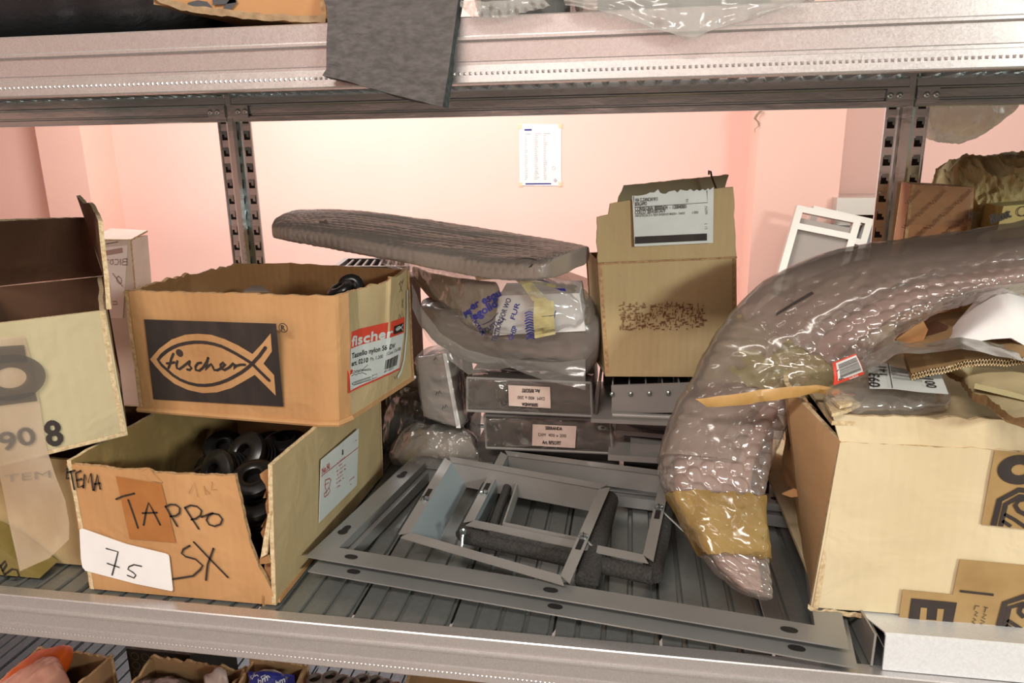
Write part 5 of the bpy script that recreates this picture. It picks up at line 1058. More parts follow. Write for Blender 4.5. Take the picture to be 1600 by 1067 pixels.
# ------------------------------------------------------------------ galvanised channel under the big cream box
CH = thing('galvanised_channel', (.45, .1, 0), 'bright galvanised channel at the lower right, under the big cream box', 'metal profile')
prof = [(.250, .0262), (.045, .0268), (.0135, .0345), (.0105, .033), (.0085, .004), (.008, .0006), (.0105, .0006), (.0125, .031), (.016, .0325), (.046, .0252), (.250, .0246)]
xa = .222; mb = MB()
mb.grid([[(xa + .0 + (.006 if y < .03 else -.0) , y, z) for y, z in prof], [(.80, y, z) for y, z in prof]], True, True)
build('channel', mb, zn_lt, CH, smooth=30)
build('inner_web', MB().box(xa + .004, .8, .10, .104, .0015, .0246), dkgrey, CH)
build('end_plate', MB().hexa([(xa - .0045, .16, .001), (xa - .003, .0115, .001), (xa - .001, .0115, .001), (xa - .0025, .16, .001)], [(xa - .0065, .16, .025), (xa - .002, .014, .031), (xa, .014, .031), (xa - .0045, .16, .025)]), grey_paint, CH)

# ------------------------------------------------------------------ big cream box
CB = thing('big_cream_carton', (.33, .25, .028), 'big cream carton with printed brown tape standing at the right end', 'box')
yb = .05
FL = V((0.1756,0.0500,0.0274)); FLt = V((0.1856,0.0500,0.1941)); z0 = .0285; FL.z = z0; xr = .68; dpt = .41
FR = V((xr, yb + .0, z0)); FRt = V((xr, yb, (0.3312,0.0500,0.1931)[2] - .001))
RL = V((.228, yb + dpt, z0)); RLt = V((.215, yb + dpt, .222)); RR = V((xr, yb + dpt, z0)); RRt = V((xr, yb + dpt, .222))
build('front_panel', board([FL, FR], [FLt, FRt], .0045, 70, 30, amp=.0009, freq=30, torn=.0015, seed=61), [cream, cream_in, cream_edge], CB)
lt = [RLt, V((0.1551,0.1164,0.2220)), V((0.1752,0.0680,0.2220)), FLt]
build('side_panel', board([RL, FL], [V((.205, yb + dpt, .222)), V((0.1468,0.1132,0.2240)), FLt], .0045, 40, 24, amp=.0016, freq=24, torn=.002, seed=62), [mat('shaded_side_cardboard', '#c2a078', .85, 0, 1, '#b38f66', 14, .3, 50, (1, .3, 1), .25), cream_in, cream_edge], CB)  # left side in a darker tan, its shade put into the colour
build('side_panel', board([FR, RR], [FRt, RRt], .0045, 10, 10, seed=63), [cream, cream_in, cream_edge], CB)
build('rear_panel', board([RR, RL], [RRt, RLt], .0045, 20, 10, seed=64), [cream, cream_in, cream_edge], CB)
build('bottom_panel', MB().box(.185, xr - .005, yb + .005, yb + dpt - .005, z0 - .0003, z0 + .004), cream, CB)
# top closed by the folded flap
fa = [V((0.1775,0.0499,0.2180)), V((0.2945,0.0509,0.2190))]; fe = V((xr, .085, .219))
build('top_flap', board([FLt, FRt], [fa[0], fa[1], fe], .004, 60, 10, amp=.002, freq=40, torn=.003, seed=65), [cream, cream_in, cream_edge], CB)
build('top_flap', board([fa[0] + V((0, .002, -.002)), fe + V((0, .002, -.003))], [V((.17, yb + dpt, .221)), V((xr, yb + dpt, .222))], .004, 50, 20, amp=.003, freq=16, torn=.002, seed=66), [mat('grey_cream_cardboard', '#b8a583', .8, 0, 1, '#a59272', 16, .3, 50), cream_in, cream_edge], CB)
# frayed corner
for i, q in enumerate(([(0.1753,0.0691,0.2240),(0.1939,0.0997,0.2240),(0.2024,0.0898,0.2240),(0.2047,0.0693,0.2240),(0.1892,0.0510,0.2240),(0.1737,0.0412,0.2240)], [(0.1793,0.0655,0.2290),(0.1921,0.0775,0.2290),(0.1940,0.0572,0.2290),(0.1815,0.0491,0.2290)])):
    build('frayed_corner', MB().slab([V(p) + V((0, 0, .003 * nz(p, 200, i))) for p in q], (0, 0, 1), .003), cream_edge, CB)
mb = MB(); e = along([V(p) + V((0, -.0012, 0)) for p in [(0.1725,0.0500,0.0312),(0.1802,0.0500,0.0272),(0.2111,0.0500,0.0268),(0.2391,0.0500,0.0235),(0.2641,0.0500,0.0199)]], 50)
rows = [[p + V((.0, -.001 + .0022 * nz(p, 160, 1), .0028 * nz(p, 130, 8) + (.002 if k else -.003))) for k in (0, 1)] for p in e]; mb.grid(rows)
build('frayed_bottom_edge', mb, cream_edge, CB)
N_ = (0, -1, 0)
q = [V((0.1739,0.0550,0.0279)), V((0.1886,0.0550,0.1928))]
lf = [(0.1610,0.1600,0.1046),(0.1816,0.1600,0.0875),(0.1848,0.1600,0.1702),(0.1792,0.1600,0.2072),(0.1655,0.1600,0.2081),(0.1613,0.1600,0.1831)]
lf = [V((0.1692,0.2000,0.0846)), V((0.1721,0.1300,0.1055)), V((0.1711,0.1100,0.2017)), V((0.1632,0.1600,0.2066))]
build('hanging_flap', board([lf[0], lf[1]], [lf[3], lf[2]], .004, 20, 24, amp=.003, freq=40, torn=.002, seed=67), [mat('brown_print_flap', '#a5794e', .8, 0, 1, '#8d653f', 20, .3, 60), brown_in, brown_edge], CB)
mb = MB()
rb = random.Random(12)
nl = (lf[1] - lf[0]).cross(lf[3] - lf[0]).normalized()
for i in range(9):
    u = .3 + .07 * i; a = lf[0].lerp(lf[1], u).lerp(lf[3].lerp(lf[2], u), rb.uniform(.42, .6)) + nl * .0016; b = lf[0].lerp(lf[1], u).lerp(lf[3].lerp(lf[2], u), .97) + nl * .0016
    mb.strip([a, a.lerp(b, .4) + nl * .0006, b], rb.uniform(.0016, .0034), nl, 0, False)
build('dark_printing', mb, print_blk, CB)
build('torn_flap_tip', MB().slab([(0.1570,0.1200,0.1080),(0.1675,0.1200,0.1143),(0.1773,0.1200,0.1121),(0.1765,0.1200,0.1072),(0.1658,0.1200,0.1051)], N_, .002), brown, CB)
# printed tape
t1 = [(0.3081,0.0486,0.1939),(0.3688,0.0486,0.1917),(0.3798,0.0486,0.1255),(0.3412,0.0486,0.1226),(0.3073,0.0486,0.1245)]
tp = build('printed_tape', MB().slab([V(p) for p in t1[::-1]], N_, .0004), tape_br, CB)
mb = MB()
def octa(dx, dy):
    P = lambda pts: [V(at_) for at_ in pts]
    return dx, dy
S = lambda pts, w: mb.strip(pts, w, N_, 0, False)
mb.ring((0.3291,0.0478,0.1776), N_, .0135, .0050, 36, 0, 1.25)
S([(0.3165,0.0478,0.1248),(0.3179,0.0478,0.1489),(0.3313,0.0478,0.1593),(0.3536,0.0478,0.1581),(0.3651,0.0478,0.1410),(0.3656,0.0478,0.1194)], .0048)
S([(0.3221,0.0477,0.1246),(0.3231,0.0477,0.1454),(0.3328,0.0477,0.1535),(0.3529,0.0477,0.1527)], .0042)
S([(0.3234,0.0477,0.1363),(0.3324,0.0477,0.1315),(0.3424,0.0477,0.1246)], .0030); S([(0.3228,0.0477,0.1299),(0.3303,0.0477,0.1250)], .0030); S([(0.3397,0.0476,0.1519),(0.3326,0.0476,0.1496),(0.3306,0.0476,0.1450),(0.3341,0.0476,0.1399),(0.3421,0.0476,0.1359),(0.3474,0.0476,0.1309)], .0036)
build('tape_emblem', mb, print_blk, tp)
t2 = [(0.2950,0.0486,0.0897),(0.3861,0.0486,0.0874),(0.3973,0.0486,0.0195),(0.3565,0.0486,0.0208),(0.2959,0.0486,0.0229),(0.2520,0.0486,0.0241),(0.2518,0.0486,0.0553),(0.2936,0.0486,0.0543)]
tp2 = build('printed_tape', MB().slab([V(p) for p in t2[::-1]], N_, .0004), tape_br, CB)
mb = MB()
mb.poly([(0.2597,0.0479,0.0237),(0.2971,0.0479,0.0233),(0.2978,0.0479,0.0469),(0.2597,0.0479,0.0478)]); mb.poly([(0.2688,0.0475,0.0238),(0.2879,0.0475,0.0232),(0.2877,0.0475,0.0395),(0.2824,0.0475,0.0396),(0.2828,0.0475,0.0276),(0.2743,0.0475,0.0275),(0.2736,0.0475,0.0393),(0.2684,0.0475,0.0393)], 1)
S = lambda pts, w: mb.strip(pts, w, N_, 0, False)
S([(0.2986,0.0478,0.0588),(0.3263,0.0478,0.0575)], .0024)
S([(0.3348,0.0478,0.0226),(0.3364,0.0478,0.0501),(0.3505,0.0478,0.0580),(0.3759,0.0478,0.0582)], .0052); S([(0.3397,0.0477,0.0219),(0.3405,0.0477,0.0461),(0.3522,0.0477,0.0516)], .0042); S([(0.3408,0.0477,0.0335),(0.3564,0.0477,0.0236)], .0034); S([(0.3405,0.0477,0.0284),(0.3495,0.0477,0.0223)], .0034); S([(0.3534,0.0476,0.0499),(0.3493,0.0476,0.0470),(0.3491,0.0476,0.0420),(0.3536,0.0476,0.0374)], .004)
for pts in ([(0.3133,0.0478,0.0459),(0.3124,0.0478,0.0408)], [(0.3138,0.0478,0.0454),(0.3164,0.0478,0.0450)], [(0.3136,0.0478,0.0396),(0.3160,0.0478,0.0386),(0.3136,0.0478,0.0358),(0.3161,0.0478,0.0348)], [(0.3130,0.0478,0.0326),(0.3156,0.0478,0.0309),(0.3125,0.0478,0.0287),(0.3153,0.0478,0.0270)], [(0.3200,0.0478,0.0447),(0.3237,0.0478,0.0442)], [(0.3219,0.0478,0.0445),(0.3213,0.0478,0.0391)], [(0.3205,0.0478,0.0378),(0.3232,0.0478,0.0368),(0.3200,0.0478,0.0339),(0.3232,0.0478,0.0327)], [(0.3194,0.0478,0.0313),(0.3231,0.0478,0.0297),(0.3194,0.0478,0.0274),(0.3226,0.0478,0.0262)]): S(pts, .0007)
build('tape_emblem', mb, [print_blk, tape_br], tp2)

# ------------------------------------------------------------------ clutter on top of the big cream box
t = thing('label_packet', (.24, .10, .222), 'clear plastic packet with white barcode label 0093 141 lying on the big cream box', 'packet')
pk = loft([((0.1746,0.0737,0.2320), (0.1775,0.0570,0.2260)), ((0.2099,0.1040,0.2430), (0.2027,0.0544,0.2280)), ((0.2569,0.1134,0.2430), (0.2455,0.0596,0.2280)), ((0.2876,0.1093,0.2380), (0.2827,0.0763,0.2260))], [.006, .009, .009, .006], 100, 70, (0, -.5, .85), .7, True, .001, 45, 71, None, 0, 1, 0, 0, .6, crumple=(50, .003, 1))
build('film', pk, film, t, smooth=60)
lq = [(0.2319,0.1557,0.2360),(0.2371,0.1511,0.2360),(0.2455,0.1409,0.2360),(0.2507,0.1277,0.2360),(0.2594,0.1183,0.2360),(0.2654,0.1134,0.2360),(0.2821,0.1117,0.2360),(0.2662,0.0535,0.2360),(0.2453,0.0560,0.2360),(0.2259,0.0624,0.2360),(0.2066,0.0609,0.2360)]
mb = MB().slab([V(p) + V((0, -.004, .006)) for p in lq], (0, -.6, .8), .0006); lb = build('barcode_label', mb, label_p, t)
mb = MB(); nl = V((0, -.6, .8))
def lp(pts): return [V(p) + V((0, -.0046, .0068)) for p in pts]
upx = V((-1, .1, 0))
a = lp([(0.2152,0.0632,0.2360),(0.2267,0.1030,0.2360),(0.2330,0.1006,0.2360),(0.2403,0.1265,0.2360),(0.2598,0.0664,0.2360),(0.2697,0.1058,0.2360)]); 
text_on(mb, '093', a[0], a[1], .0085, up=upx, bold=.0003); text_on(mb, '141', a[2], a[3], .0062, up=upx, bold=.0002); text_on(mb, '00145', a[4] + V((.002, 0, 0)), a[4] + (a[5] - a[4]) * 1.25 + V((.002, 0, 0)), .0075, up=upx, bold=.0002)
c = lp([(0.2451,0.1310,0.2360),(0.2651,0.1143,0.2360),(0.2518,0.0675,0.2360),(0.2286,0.0709,0.2360)]); 
for i in range(17):
    u = i / 17; w = rb.uniform(.012, .04); A0 = c[0].lerp(c[3], u); A1 = c[1].lerp(c[2], u); mb.poly([A0.lerp(c[3], w), A1.lerp(c[2], w), A1, A0])
mb.strip(lp([(0.2222,0.1025,0.2360),(0.2099,0.0625,0.2360)]), .0007, nl); mb.strip(lp([(0.2460,0.1399,0.2360),(0.2252,0.0631,0.2360)]), .0008, nl)
mb.strip(lp([(0.2220,0.1025,0.2360),(0.2286,0.1010,0.2360)]), .0006, nl)
build('label_printing', mb, ink, lb)
# red barcode tag round a small roll
t = thing('barcode_tag', (.19, .10, .225), 'small white tag with red border and barcode tucked under the bubble-wrap parcel', 'tag')
rq = [V(p) for p in [(0.1821,0.0750,0.2377),(0.2065,0.0750,0.2490),(0.1980,0.0750,0.2670),(0.1829,0.0750,0.2585)]]; rq[3] = V((0.1809,0.0800,0.2565))
rows = []
for i in range(13):
    u = i / 12; rows.append([rq[0].lerp(rq[1], u).lerp(rq[3].lerp(rq[2], u), v / 8) + V((0, -.004 * math.sin(math.pi * v / 8), 0)) for v in range(9)])
mb = MB().grid(rows); back = MB().grid([[p + V((0, .002, 0)) for p in r] for r in rows]); mb.add(back.v, back.f)
tg = build('tag_sheet', mb, red_lab, t, smooth=60)
P = lambda u, v: rq[0].lerp(rq[1], u).lerp(rq[3].lerp(rq[2], u), v) + V((0, -.004 * math.sin(math.pi * v) - .0008, 0))
mb = MB(); mb.grid([[P(.12 + .86 * i / 8, .2 + .78 * j / 6) for i in range(9)] for j in range(7)]); 
nn = (rq[1] - rq[0]).cross(rq[3] - rq[0]).normalized()
build('white_field', mb, label_p, tg); mb = MB(); u = .30
while u < .90:
    w = rb.uniform(.008, .026); mb.grid([[P(.2, u - .02) + V((0, -.0004, 0)), P(.95, u) + V((0, -.0004, 0))], [P(.2, u + w - .02) + V((0, -.0004, 0)), P(.95, u + w) + V((0, -.0004, 0))]]); u += w + rb.uniform(.012, .03)
text_on(mb, '649 6', P(.10, .72) + V((0, -.0006, 0)), P(.16, .22) + V((0, -.0006, 0)), .0045, up=(1, 0, .2), bold=.0002)
build('barcode', mb, ink, tg); mb = MB(); text_on(mb, 'COLLO', P(.52, .05) + V((0, -.001, 0)), P(.80, .05) + V((0, -.001, 0)), .0028, up=rq[3] - rq[0]); build('lettering', mb, label_p, tg)
# grey film sheet, corrugated lid with open flutes, torn flap
gs = MB(); A_ = along([(0.2089,0.1200,0.2412),(0.2298,0.1200,0.2562),(0.2431,0.1200,0.2671),(0.2676,0.1200,0.2647),(0.2992,0.1200,0.2717),(0.3534,0.1200,0.2642),(0.3958,0.1200,0.2590)], 60); B_ = along([(0.2065,0.0750,0.2488),(0.2289,0.0750,0.2642),(0.2513,0.0750,0.2672),(0.2811,0.0750,0.2727),(0.3120,0.0750,0.2668),(0.3375,0.0750,0.2620),(0.3781,0.0750,0.2521)], 60)
gs.grid([[a.lerp(b, k / 10) + V((0, 0, .003 * nz(a.lerp(b, k / 10), 50, 4) + .002)) for k in range(11)] for a, b in zip(A_, B_)])
single('grey_film_sheet', gs, [mat('grey_translucent_film', '#a09a92', .2, 0, .85, '#878077', 14, .6, 30, (1, 1, 1), .6, .4)], A_[30] - V((0, 0, .03)), 'creased sheet of grey translucent film on the clutter over the big cream box', 'film', 60)
LD = thing('corrugated_lid', (.33, .12, .23), 'loose corrugated cardboard lid whose open wavy edge faces out, on the big cream box', 'cardboard')
e0 = along([(0.2488,0.0850,0.2478),(0.2619,0.0850,0.2524),(0.2770,0.0850,0.2558),(0.2917,0.0850,0.2616),(0.3093,0.0850,0.2639),(0.3245,0.0850,0.2632),(0.3367,0.0850,0.2659),(0.3806,0.0850,0.2689)], 60); bkv = V((.03, .14, .012))
sheet = MB(); sheet.grid([[p, p + bkv] for p in e0]); sheet.grid([[p + V((0, 0, -.006)), p + bkv + V((0, 0, -.006))] for p in e0][::-1])
build('liner', sheet, cream_in, LD)
fl = MB(); 
for k, ph in enumerate((0, math.pi)):
    rows = []
    for i in range(241):
        u = i / 240; x = u * 60; a = e0[min(int(x), 59)].lerp(e0[min(int(x), 59) + 1], x - min(int(x), 59)); a = a + V((0, -.0008, -.003 + .0027 * math.sin(u * 60 * 2 * math.pi / 2.2 + ph) + .0006 * nz(a, 200, k)))
        rows.append([a + V((0, 0, -.0006)), a + V((0, 0, .0006))])
    fl.grid(rows); fl.grid([[p + V((.01, .04, .003)) for p in r] for r in rows])
build('open_flutes', fl, cream_edge, LD)
tf = [V(p) for p in [(0.2838,0.1059,0.2450),(0.2821,0.0683,0.2450),(0.2747,0.0260,0.2450),(0.2841,0.0048,0.2450),(0.2895,-0.0220,0.2450),(0.3136,-0.0555,0.2450),(0.3976,0.0998,0.2450),(0.3583,0.1244,0.2450),(0.3311,0.1358,0.2450)]]
TFp = thing('torn_cardboard_flap', (.34, .06, .225), 'torn cream cardboard flap with ragged edge at the right on the big cream box', 'cardboard')
lowe = [V(p) for p in [(0.2973,0.1369,0.2360),(0.3013,0.1134,0.2360),(0.2907,0.0653,0.2360),(0.2961,0.0511,0.2360),(0.2960,0.0163,0.2360),(0.3027,0.0031,0.2360),(0.3331,-0.0065,0.2360)]]; upe = [V(p) for p in [(0.2788,0.0882,0.2520),(0.3065,0.1052,0.2520),(0.3240,0.0973,0.2520),(0.3409,0.0895,0.2520),(0.3784,0.0754,0.2520)]]
build('flap', board(lowe, upe, .004, 60, 14, amp=.0015, freq=40, torn=.001, seed=74), [mat('greyish_cream_cardboard', '#bfb08a', .8, 0, 1, '#ad9e7a', 14, .3, 60), cream_in, cream_edge], TFp)
mb = MB(); rows = []
for p in along(lowe, 90): rows.append([p + V((0, -.0015, .003 * nz(p, 150, 3) + .0035)), p + V((0, -.002, -.003 + .002 * nz(p, 180, 6)))])
mb.grid(rows); build('ragged_edge', mb, mat('ragged_kraft_edge', '#94764e', .95, 0, 1, '#7d6240', 200), TFp)
mb = MB(); q = [V(p) for p in [(0.2928,0.0698,0.2380),(0.3199,0.0405,0.2380),(0.3514,0.0205,0.2380),(0.3581,0.0330,0.2380),(0.3278,0.0573,0.2380),(0.2999,0.0847,0.2380)]]; mb.poly([p + V((0, -.003, .004)) for p in q]); build('tape_line', mb, mat('pale_tape_line', '#d9cc9c', .5), TFp)
WP = thing('white_paper_roll', (.40, .17, .25), 'curled sheet of white paper at the right behind the corrugated lid', 'paper')
A_ = [V(p) for p in [(0.3045,0.1700,0.2511),(0.3182,0.1700,0.2785),(0.3370,0.1700,0.3072),(0.3487,0.1700,0.3117),(0.3710,0.1700,0.3034),(0.4185,0.1700,0.2808)]]; B_ = [V(p) for p in [(0.2849,0.1150,0.2630),(0.3028,0.1150,0.2695),(0.3234,0.1150,0.2736),(0.3389,0.1150,0.2752),(0.3560,0.1150,0.2657),(0.4004,0.1150,0.2463)]]
mb = MB(); rows = []
for a, b in zip(along(A_, 40), along(B_, 40)):
    rows.append([a.lerp(b, k / 14) + V((0, -.012 * math.sin(math.pi * k / 14), .010 * math.sin(math.pi * k / 14))) for k in range(15)])
mb.grid(rows); build('sheet', mb, white_p, WP, smooth=60)
mb = MB(); rows = [[p + V((0, .004, -.001)) for p in r] for r in rows]; mb.grid(rows[::-1]); build('inner_turn', mb, white_p, WP, smooth=60)
for i, (q, lab) in enumerate((([(0.2591,0.1600,0.2602),(0.2810,0.1600,0.2800),(0.2868,0.1600,0.2706),(0.2830,0.1600,0.2545),(0.2660,0.1600,0.2507)], 'brown torn cardboard scrap just left of the white paper curl'), ([(0.2820,0.1700,0.2680),(0.2964,0.1700,0.2780),(0.3088,0.1700,0.2719),(0.3001,0.1700,0.2490),(0.2872,0.1700,0.2486)], 'dark brown cardboard scrap wedged between parcel and white paper curl'))):
    mb = MB().slab([V(p) for p in q], (0, -1, .3), .004); single('cardboard_scrap', mb, [(brown, dark_in)[i]], V(q[3]) - V((0, 0, .02)), lab, 'cardboard')

# ------------------------------------------------------------------ printed carton, crumpled paper and yellow carton at the right rear
VB = thing('patterned_carton', (.37, .43, .223), 'brown carton with diagonal all-over lettering in front of the right post', 'box')
f = [V((0.3353,0.4000,0.2758)), V((0.4219,0.4000,0.2770)), V((0.4148,0.4100,0.3918)), V((0.3427,0.4100,0.3962))]; d = V((.012, .07, .0))
f[0].z = f[1].z = .2235
patt = mat('reddish_brown_cardboard', '#a9744d', .8, 0, 1, '#9c6a45', 14, .2, 60)
build('front_panel', board([f[0], f[1]], [f[3], f[2]], .004, 20, 16, amp=.0006, seed=81), [patt, brown_in, brown_edge], VB)
build('side_panel', board([f[1], f[1] + d], [f[2], f[2] + d], .004, 8, 8), [patt, brown_in, brown_edge], VB)
build('side_panel', board([f[0] + d, f[0]], [f[3] + d, f[3]], .004, 8, 8), [patt, brown_in, brown_edge], VB)
build('rear_panel', board([f[1] + d, f[0] + d], [f[2] + d, f[3] + d], .004, 8, 8), [patt, brown_in, brown_edge], VB)
build('top_panel', MB().slab([f[3], f[2], f[2] + d, f[3] + d], (0, 0, 1), .003), patt, VB)
mb = MB(); xd = (f[1] - f[0]).normalized(); zd = (f[3] - f[0]); zd = (zd - xd * zd.dot(xd)).normalized(); nv = xd.cross(zd)
H = (f[3] - f[0]).length; W = (f[1] - f[0]).length; s_ = xd * .62 + zd * .78; u_ = -xd * .78 + zd * .62
for j in range(14):
    for i in range(8):
        x = -.012 + i * .029 + (j % 2) * .0145; z = .012 + j * .0150
        if .001 < x < W - .014 and z < H - .026:
            p = f[0] + xd * (x + .003 * z / H) + zd * z + nv * .0018; text_on(mb, 'Vaillant', p, p + s_ * .0225, .0056, up=u_, bold=.0001)
build('lettering', mb, brown_ink, VB)
mb = MB(); a = f[3].lerp(f[0], .05) + nv * .002; b = f[2].lerp(f[1], .05) + nv * .002
subdiv_quad(mb, f[3].lerp(f[0], .28) + nv * .0018, f[2].lerp(f[1], .28) + nv * .0018, f[2] + nv * .0018, f[3] + nv * .0018, 8, 4); build('clear_tape', mb, mat('clear_brown_tape', '#b08a66', .12, 0, .4, None, 1, .5, 60, (1, 1, 1), .7), VB)
q = [V(p) for p in [(0.4069,0.3950,0.3610),(0.4109,0.3950,0.3638),(0.4124,0.3950,0.3553),(0.4084,0.3950,0.3525)]]; mb = MB(); mb.strip(q + q[:1], .0009, nv); mb.strip([q[0], q[2]], .0008, nv); build('handling_mark', mb, ink, VB)

KP = thing('crumpled_kraft_paper', (.46, .44, .30), 'crumpled sheet of olive kraft paper behind the patterned carton at the right', 'paper')
st = [((0.4059,0.4400,0.3608), (0.4257,0.4300,0.3172)), ((0.4102,0.4500,0.4098), (0.4349,0.4200,0.3186)), ((0.4323,0.4500,0.4285), (0.4509,0.4100,0.3303)), ((0.4658,0.4500,0.4265), (0.4783,0.4100,0.3398)), ((0.5241,0.4600,0.4342), (0.5276,0.4200,0.3310)), ((0.5782,0.4600,0.4126), (0.5843,0.4300,0.3222))]
kp = loft(st, [.03, .05, .06, .06, .06, .04], 110, 90, (0, -1, .2), .8, True, .003, 20, 91, None, 0, 1, 0, 0, .4, crumple=(32, .018, 1))
build('paper', kp, kraft, KP)
YB = thing('yellow_carton', (.50, .37, .225), 'yellow carton with black lettering at the right edge under the kraft paper', 'box')
f = [V((0.4181,0.3700,0.3134)), V((0.5318,0.3700,0.3143)), V((0.5208,0.3700,0.3794)), V((0.4327,0.3700,0.3723))]; f[0].z = f[1].z = .2245; d = V((.0, .045, 0))
o = build('body', MB().hexa([f[0], f[1], f[1] + d, f[0] + d], [f[3], f[2], f[2] + d, f[3] + d]), yellow_c, YB)
mb = MB(); text_on(mb, 'illant', (0.4219,0.3685,0.3516), (0.4424,0.3685,0.3602), .0105, bold=.0005); mb.ring((0.4534,0.3685,0.3665), N_, .006, .005)
build('lettering', mb, ink, YB)

# milky bag hanging behind the rear beam
HBG = thing('milky_hanging_bag', (.48, .62, .45), 'milky plastic bag hanging below the upper rear beam at the right', 'bag')
hb = loft([((0.4061,0.5800,0.5098), (0.4132,0.5800,0.4795)), ((0.4262,0.5800,0.5093), (0.4290,0.5800,0.4609)), ((0.4636,0.5800,0.5084), (0.4689,0.5800,0.4506)), ((0.5006,0.5800,0.5075), (0.4951,0.5800,0.4597)), ((0.5331,0.5800,0.5067), (0.5289,0.5800,0.4916))], [.02, .04, .05, .04, .02], 90, 70, (0, -1, 0), .8, True, .002, 26, 95, None, 0, 1, 0, 0, .5, crumple=(30, .010, 1))
build('bag_film', hb, filmmat('milky_bag', '#ebe5d8', .85, .2, (14, .8)), HBG, smooth=60)
up_ = [V((.40, .60, .54)), V((.56, .60, .54))]
mb = MB(); mb.grid([[V((0.4122,0.5800,0.5011)) + V((i * .012, .01 * math.sin(i), 0)), V((.42 + i * .012, .56, .545))] for i in range(11)]); build('bag_neck', mb, film_w, HBG, smooth=60)

# ------------------------------------------------------------------ things on the shelf above
ZT = .5395
UB = thing('orange_brown_carton', (-.33, .1, ZT), 'orange-brown carton with grey number on the upper shelf at the left', 'box')
b = [V(p) for p in [(-0.3791,0.0120,0.5645),(-0.3547,0.0120,0.5563),(-0.3001,0.0120,0.5479),(-0.2399,0.0120,0.5437)]]; b = [V((p.x, p.y, max(p.z, ZT + .003))) for p in b]
b[0] = V((-0.3872,0.0120,0.5673)); tops = [p + V((0, .0, .12)) for p in b]
build('front_panel', board(b, tops, .0045, 50, 12, amp=.0008, torn=.001, seed=101), [mat('orange_brown_cardboard', '#c29062', .8, 0, 1, '#b68556', 14, .2, 60), brown_in, brown_edge], UB)
b2 = [b[-1], b[-1] + V((0, .2, -.002))]; build('side_panel', board(b2, [p + V((0, 0, .12)) for p in b2], .0045, 8, 8), [brown, brown_in, brown_edge], UB)
b3 = [b[0] + V((0, .2, 0)), b[0]]; build('side_panel', board(b3, [p + V((0, 0, .12)) for p in b3], .0045, 8, 8), [brown, brown_in, brown_edge], UB)
build('bottom_panel', board([b[0], b[-1]], [b[0] + V((0, .2, 0)), b[-1] + V((0, .2, -.001))], .004, 20, 6), [brown, brown, brown_edge], UB)
mb = MB(); rows = []
for p in along(b, 60): rows.append([p + V((0, -.003, .004 + .002 * nz(p, 90, 2))), p + V((0, -.0045, -.0015 + .002 * nz(p, 120, 5)))])
mb.grid(rows); build('torn_lower_edge', mb, mat('dusty_cardboard_edge', '#a88e70', .95, 0, 1, '#8d7457', 120), UB)
mb = MB()
mb.strip([(-0.3589,0.0105,0.5562),(-0.3550,0.0105,0.5599),(-0.3475,0.0105,0.5610),(-0.3410,0.0105,0.5598),(-0.3371,0.0105,0.5553)], .0055, (0, -1, 0), 0, False); mb.strip([(-0.3351,0.0105,0.5619),(-0.3252,0.0105,0.5619),(-0.3151,0.0105,0.5629)], .0045, (0, -1, 0), 0, False); mb.strip([(-0.3156,0.0105,0.5634),(-0.3206,0.0105,0.5589),(-0.3256,0.0105,0.5539)], .0055, (0, -1, 0), 0, False)
build('grey_number', mb, mat('slate_print', '#4c4c50', .7), UB)
bs = loft([((-.75, .03, .545), (-.75, .30, .545)), ((-.62, .02, .56), (-.62, .32, .56)), ((-.48, .022, .557), (-.48, .3, .557)), ((-.37, .03, .550), (-.37, .3, .550))], [.004, .04, .035, .003], 70, 50, (0, 0, 1), .5, False, .003, 20, 105, None, 0, 1, 0, .004, .5)
bs.v = [(x, y, max(z, ZT)) for x, y, z in bs.v]
bs2 = MB(); BK = thing('black_plastic_sack', (-.56, .17, ZT), 'black sack on the upper shelf at the far left', 'sack')
rows = []
big = loft([((-.80, .035, .60), (-.80, .32, .60)), ((-.62, .03, .60), (-.62, .32, .60)), ((-.45, .035, .60), (-.45, .32, .60)), ((-.36, .06, .60), (-.36, .3, .60))], [.05, .06, .06, .05], 70, 50, (0, 0, 1), .4, False, .003, 20, 105, None, 0, 1, 0, .004, .6)
build('sack', MB().add([(x, y, max(z, ZT)) for x, y, z in big.v], big.f), black_bag, BK, smooth=60)

FM = thing('grey_foam_offcut', (-.19, .06, .54), 'thick grey foam offcut hanging over the edge of the upper shelf', 'foam sheet')
yo = -.0155; n = 22; rows_o = []; rows_i = []
Lp = [V((-.264, .13, .66)), V((-.258, .03, .590)), V((-0.2295,-0.0120,0.5467)), V((-0.2308,-0.0150,0.5274)), V((-0.2323,-0.0170,0.5054)), V((-0.2358,-0.0170,0.5014))]
Rp = [V((-.132, .13, .66)), V((-.130, .03, .590)), V((-0.1295,-0.0120,0.5460)), V((-0.1318,-0.0180,0.5235)), V((-0.1352,-0.0240,0.4965)), V((-0.1398,-0.0260,0.4754))]
Lp, Rp = along(Lp, n * 2), along(Rp, n * 2); tk = .0115
mo = MB()
for a, b in zip(Lp, Rp): rows_o.append([a.lerp(b, k / 30) + V((0, .0012 * nz(a.lerp(b, k / 30), 45, 6), .0012 * nz(a.lerp(b, k / 30), 50, 9))) for k in range(31)])
for j, r in enumerate(rows_o):
    rr = []
    for k, p in enumerate(r):
        dv = rows_o[min(j + 1, 2 * n)][k] - rows_o[max(j - 1, 0)][k]; du = r[min(k + 1, 30)] - r[max(k - 1, 0)]; rr.append(p + du.cross(dv).normalized() * tk * (1 if True else 0))
    rows_i.append(rr)
s = (rows_i[0][10].z > rows_o[0][10].z); 
if s: rows_i = [[p * 2 - q for p, q in zip(a, b)] for a, b in zip(rows_o, rows_i)]
mo.grid(rows_o); mo.grid([r[::-1] for r in rows_i])
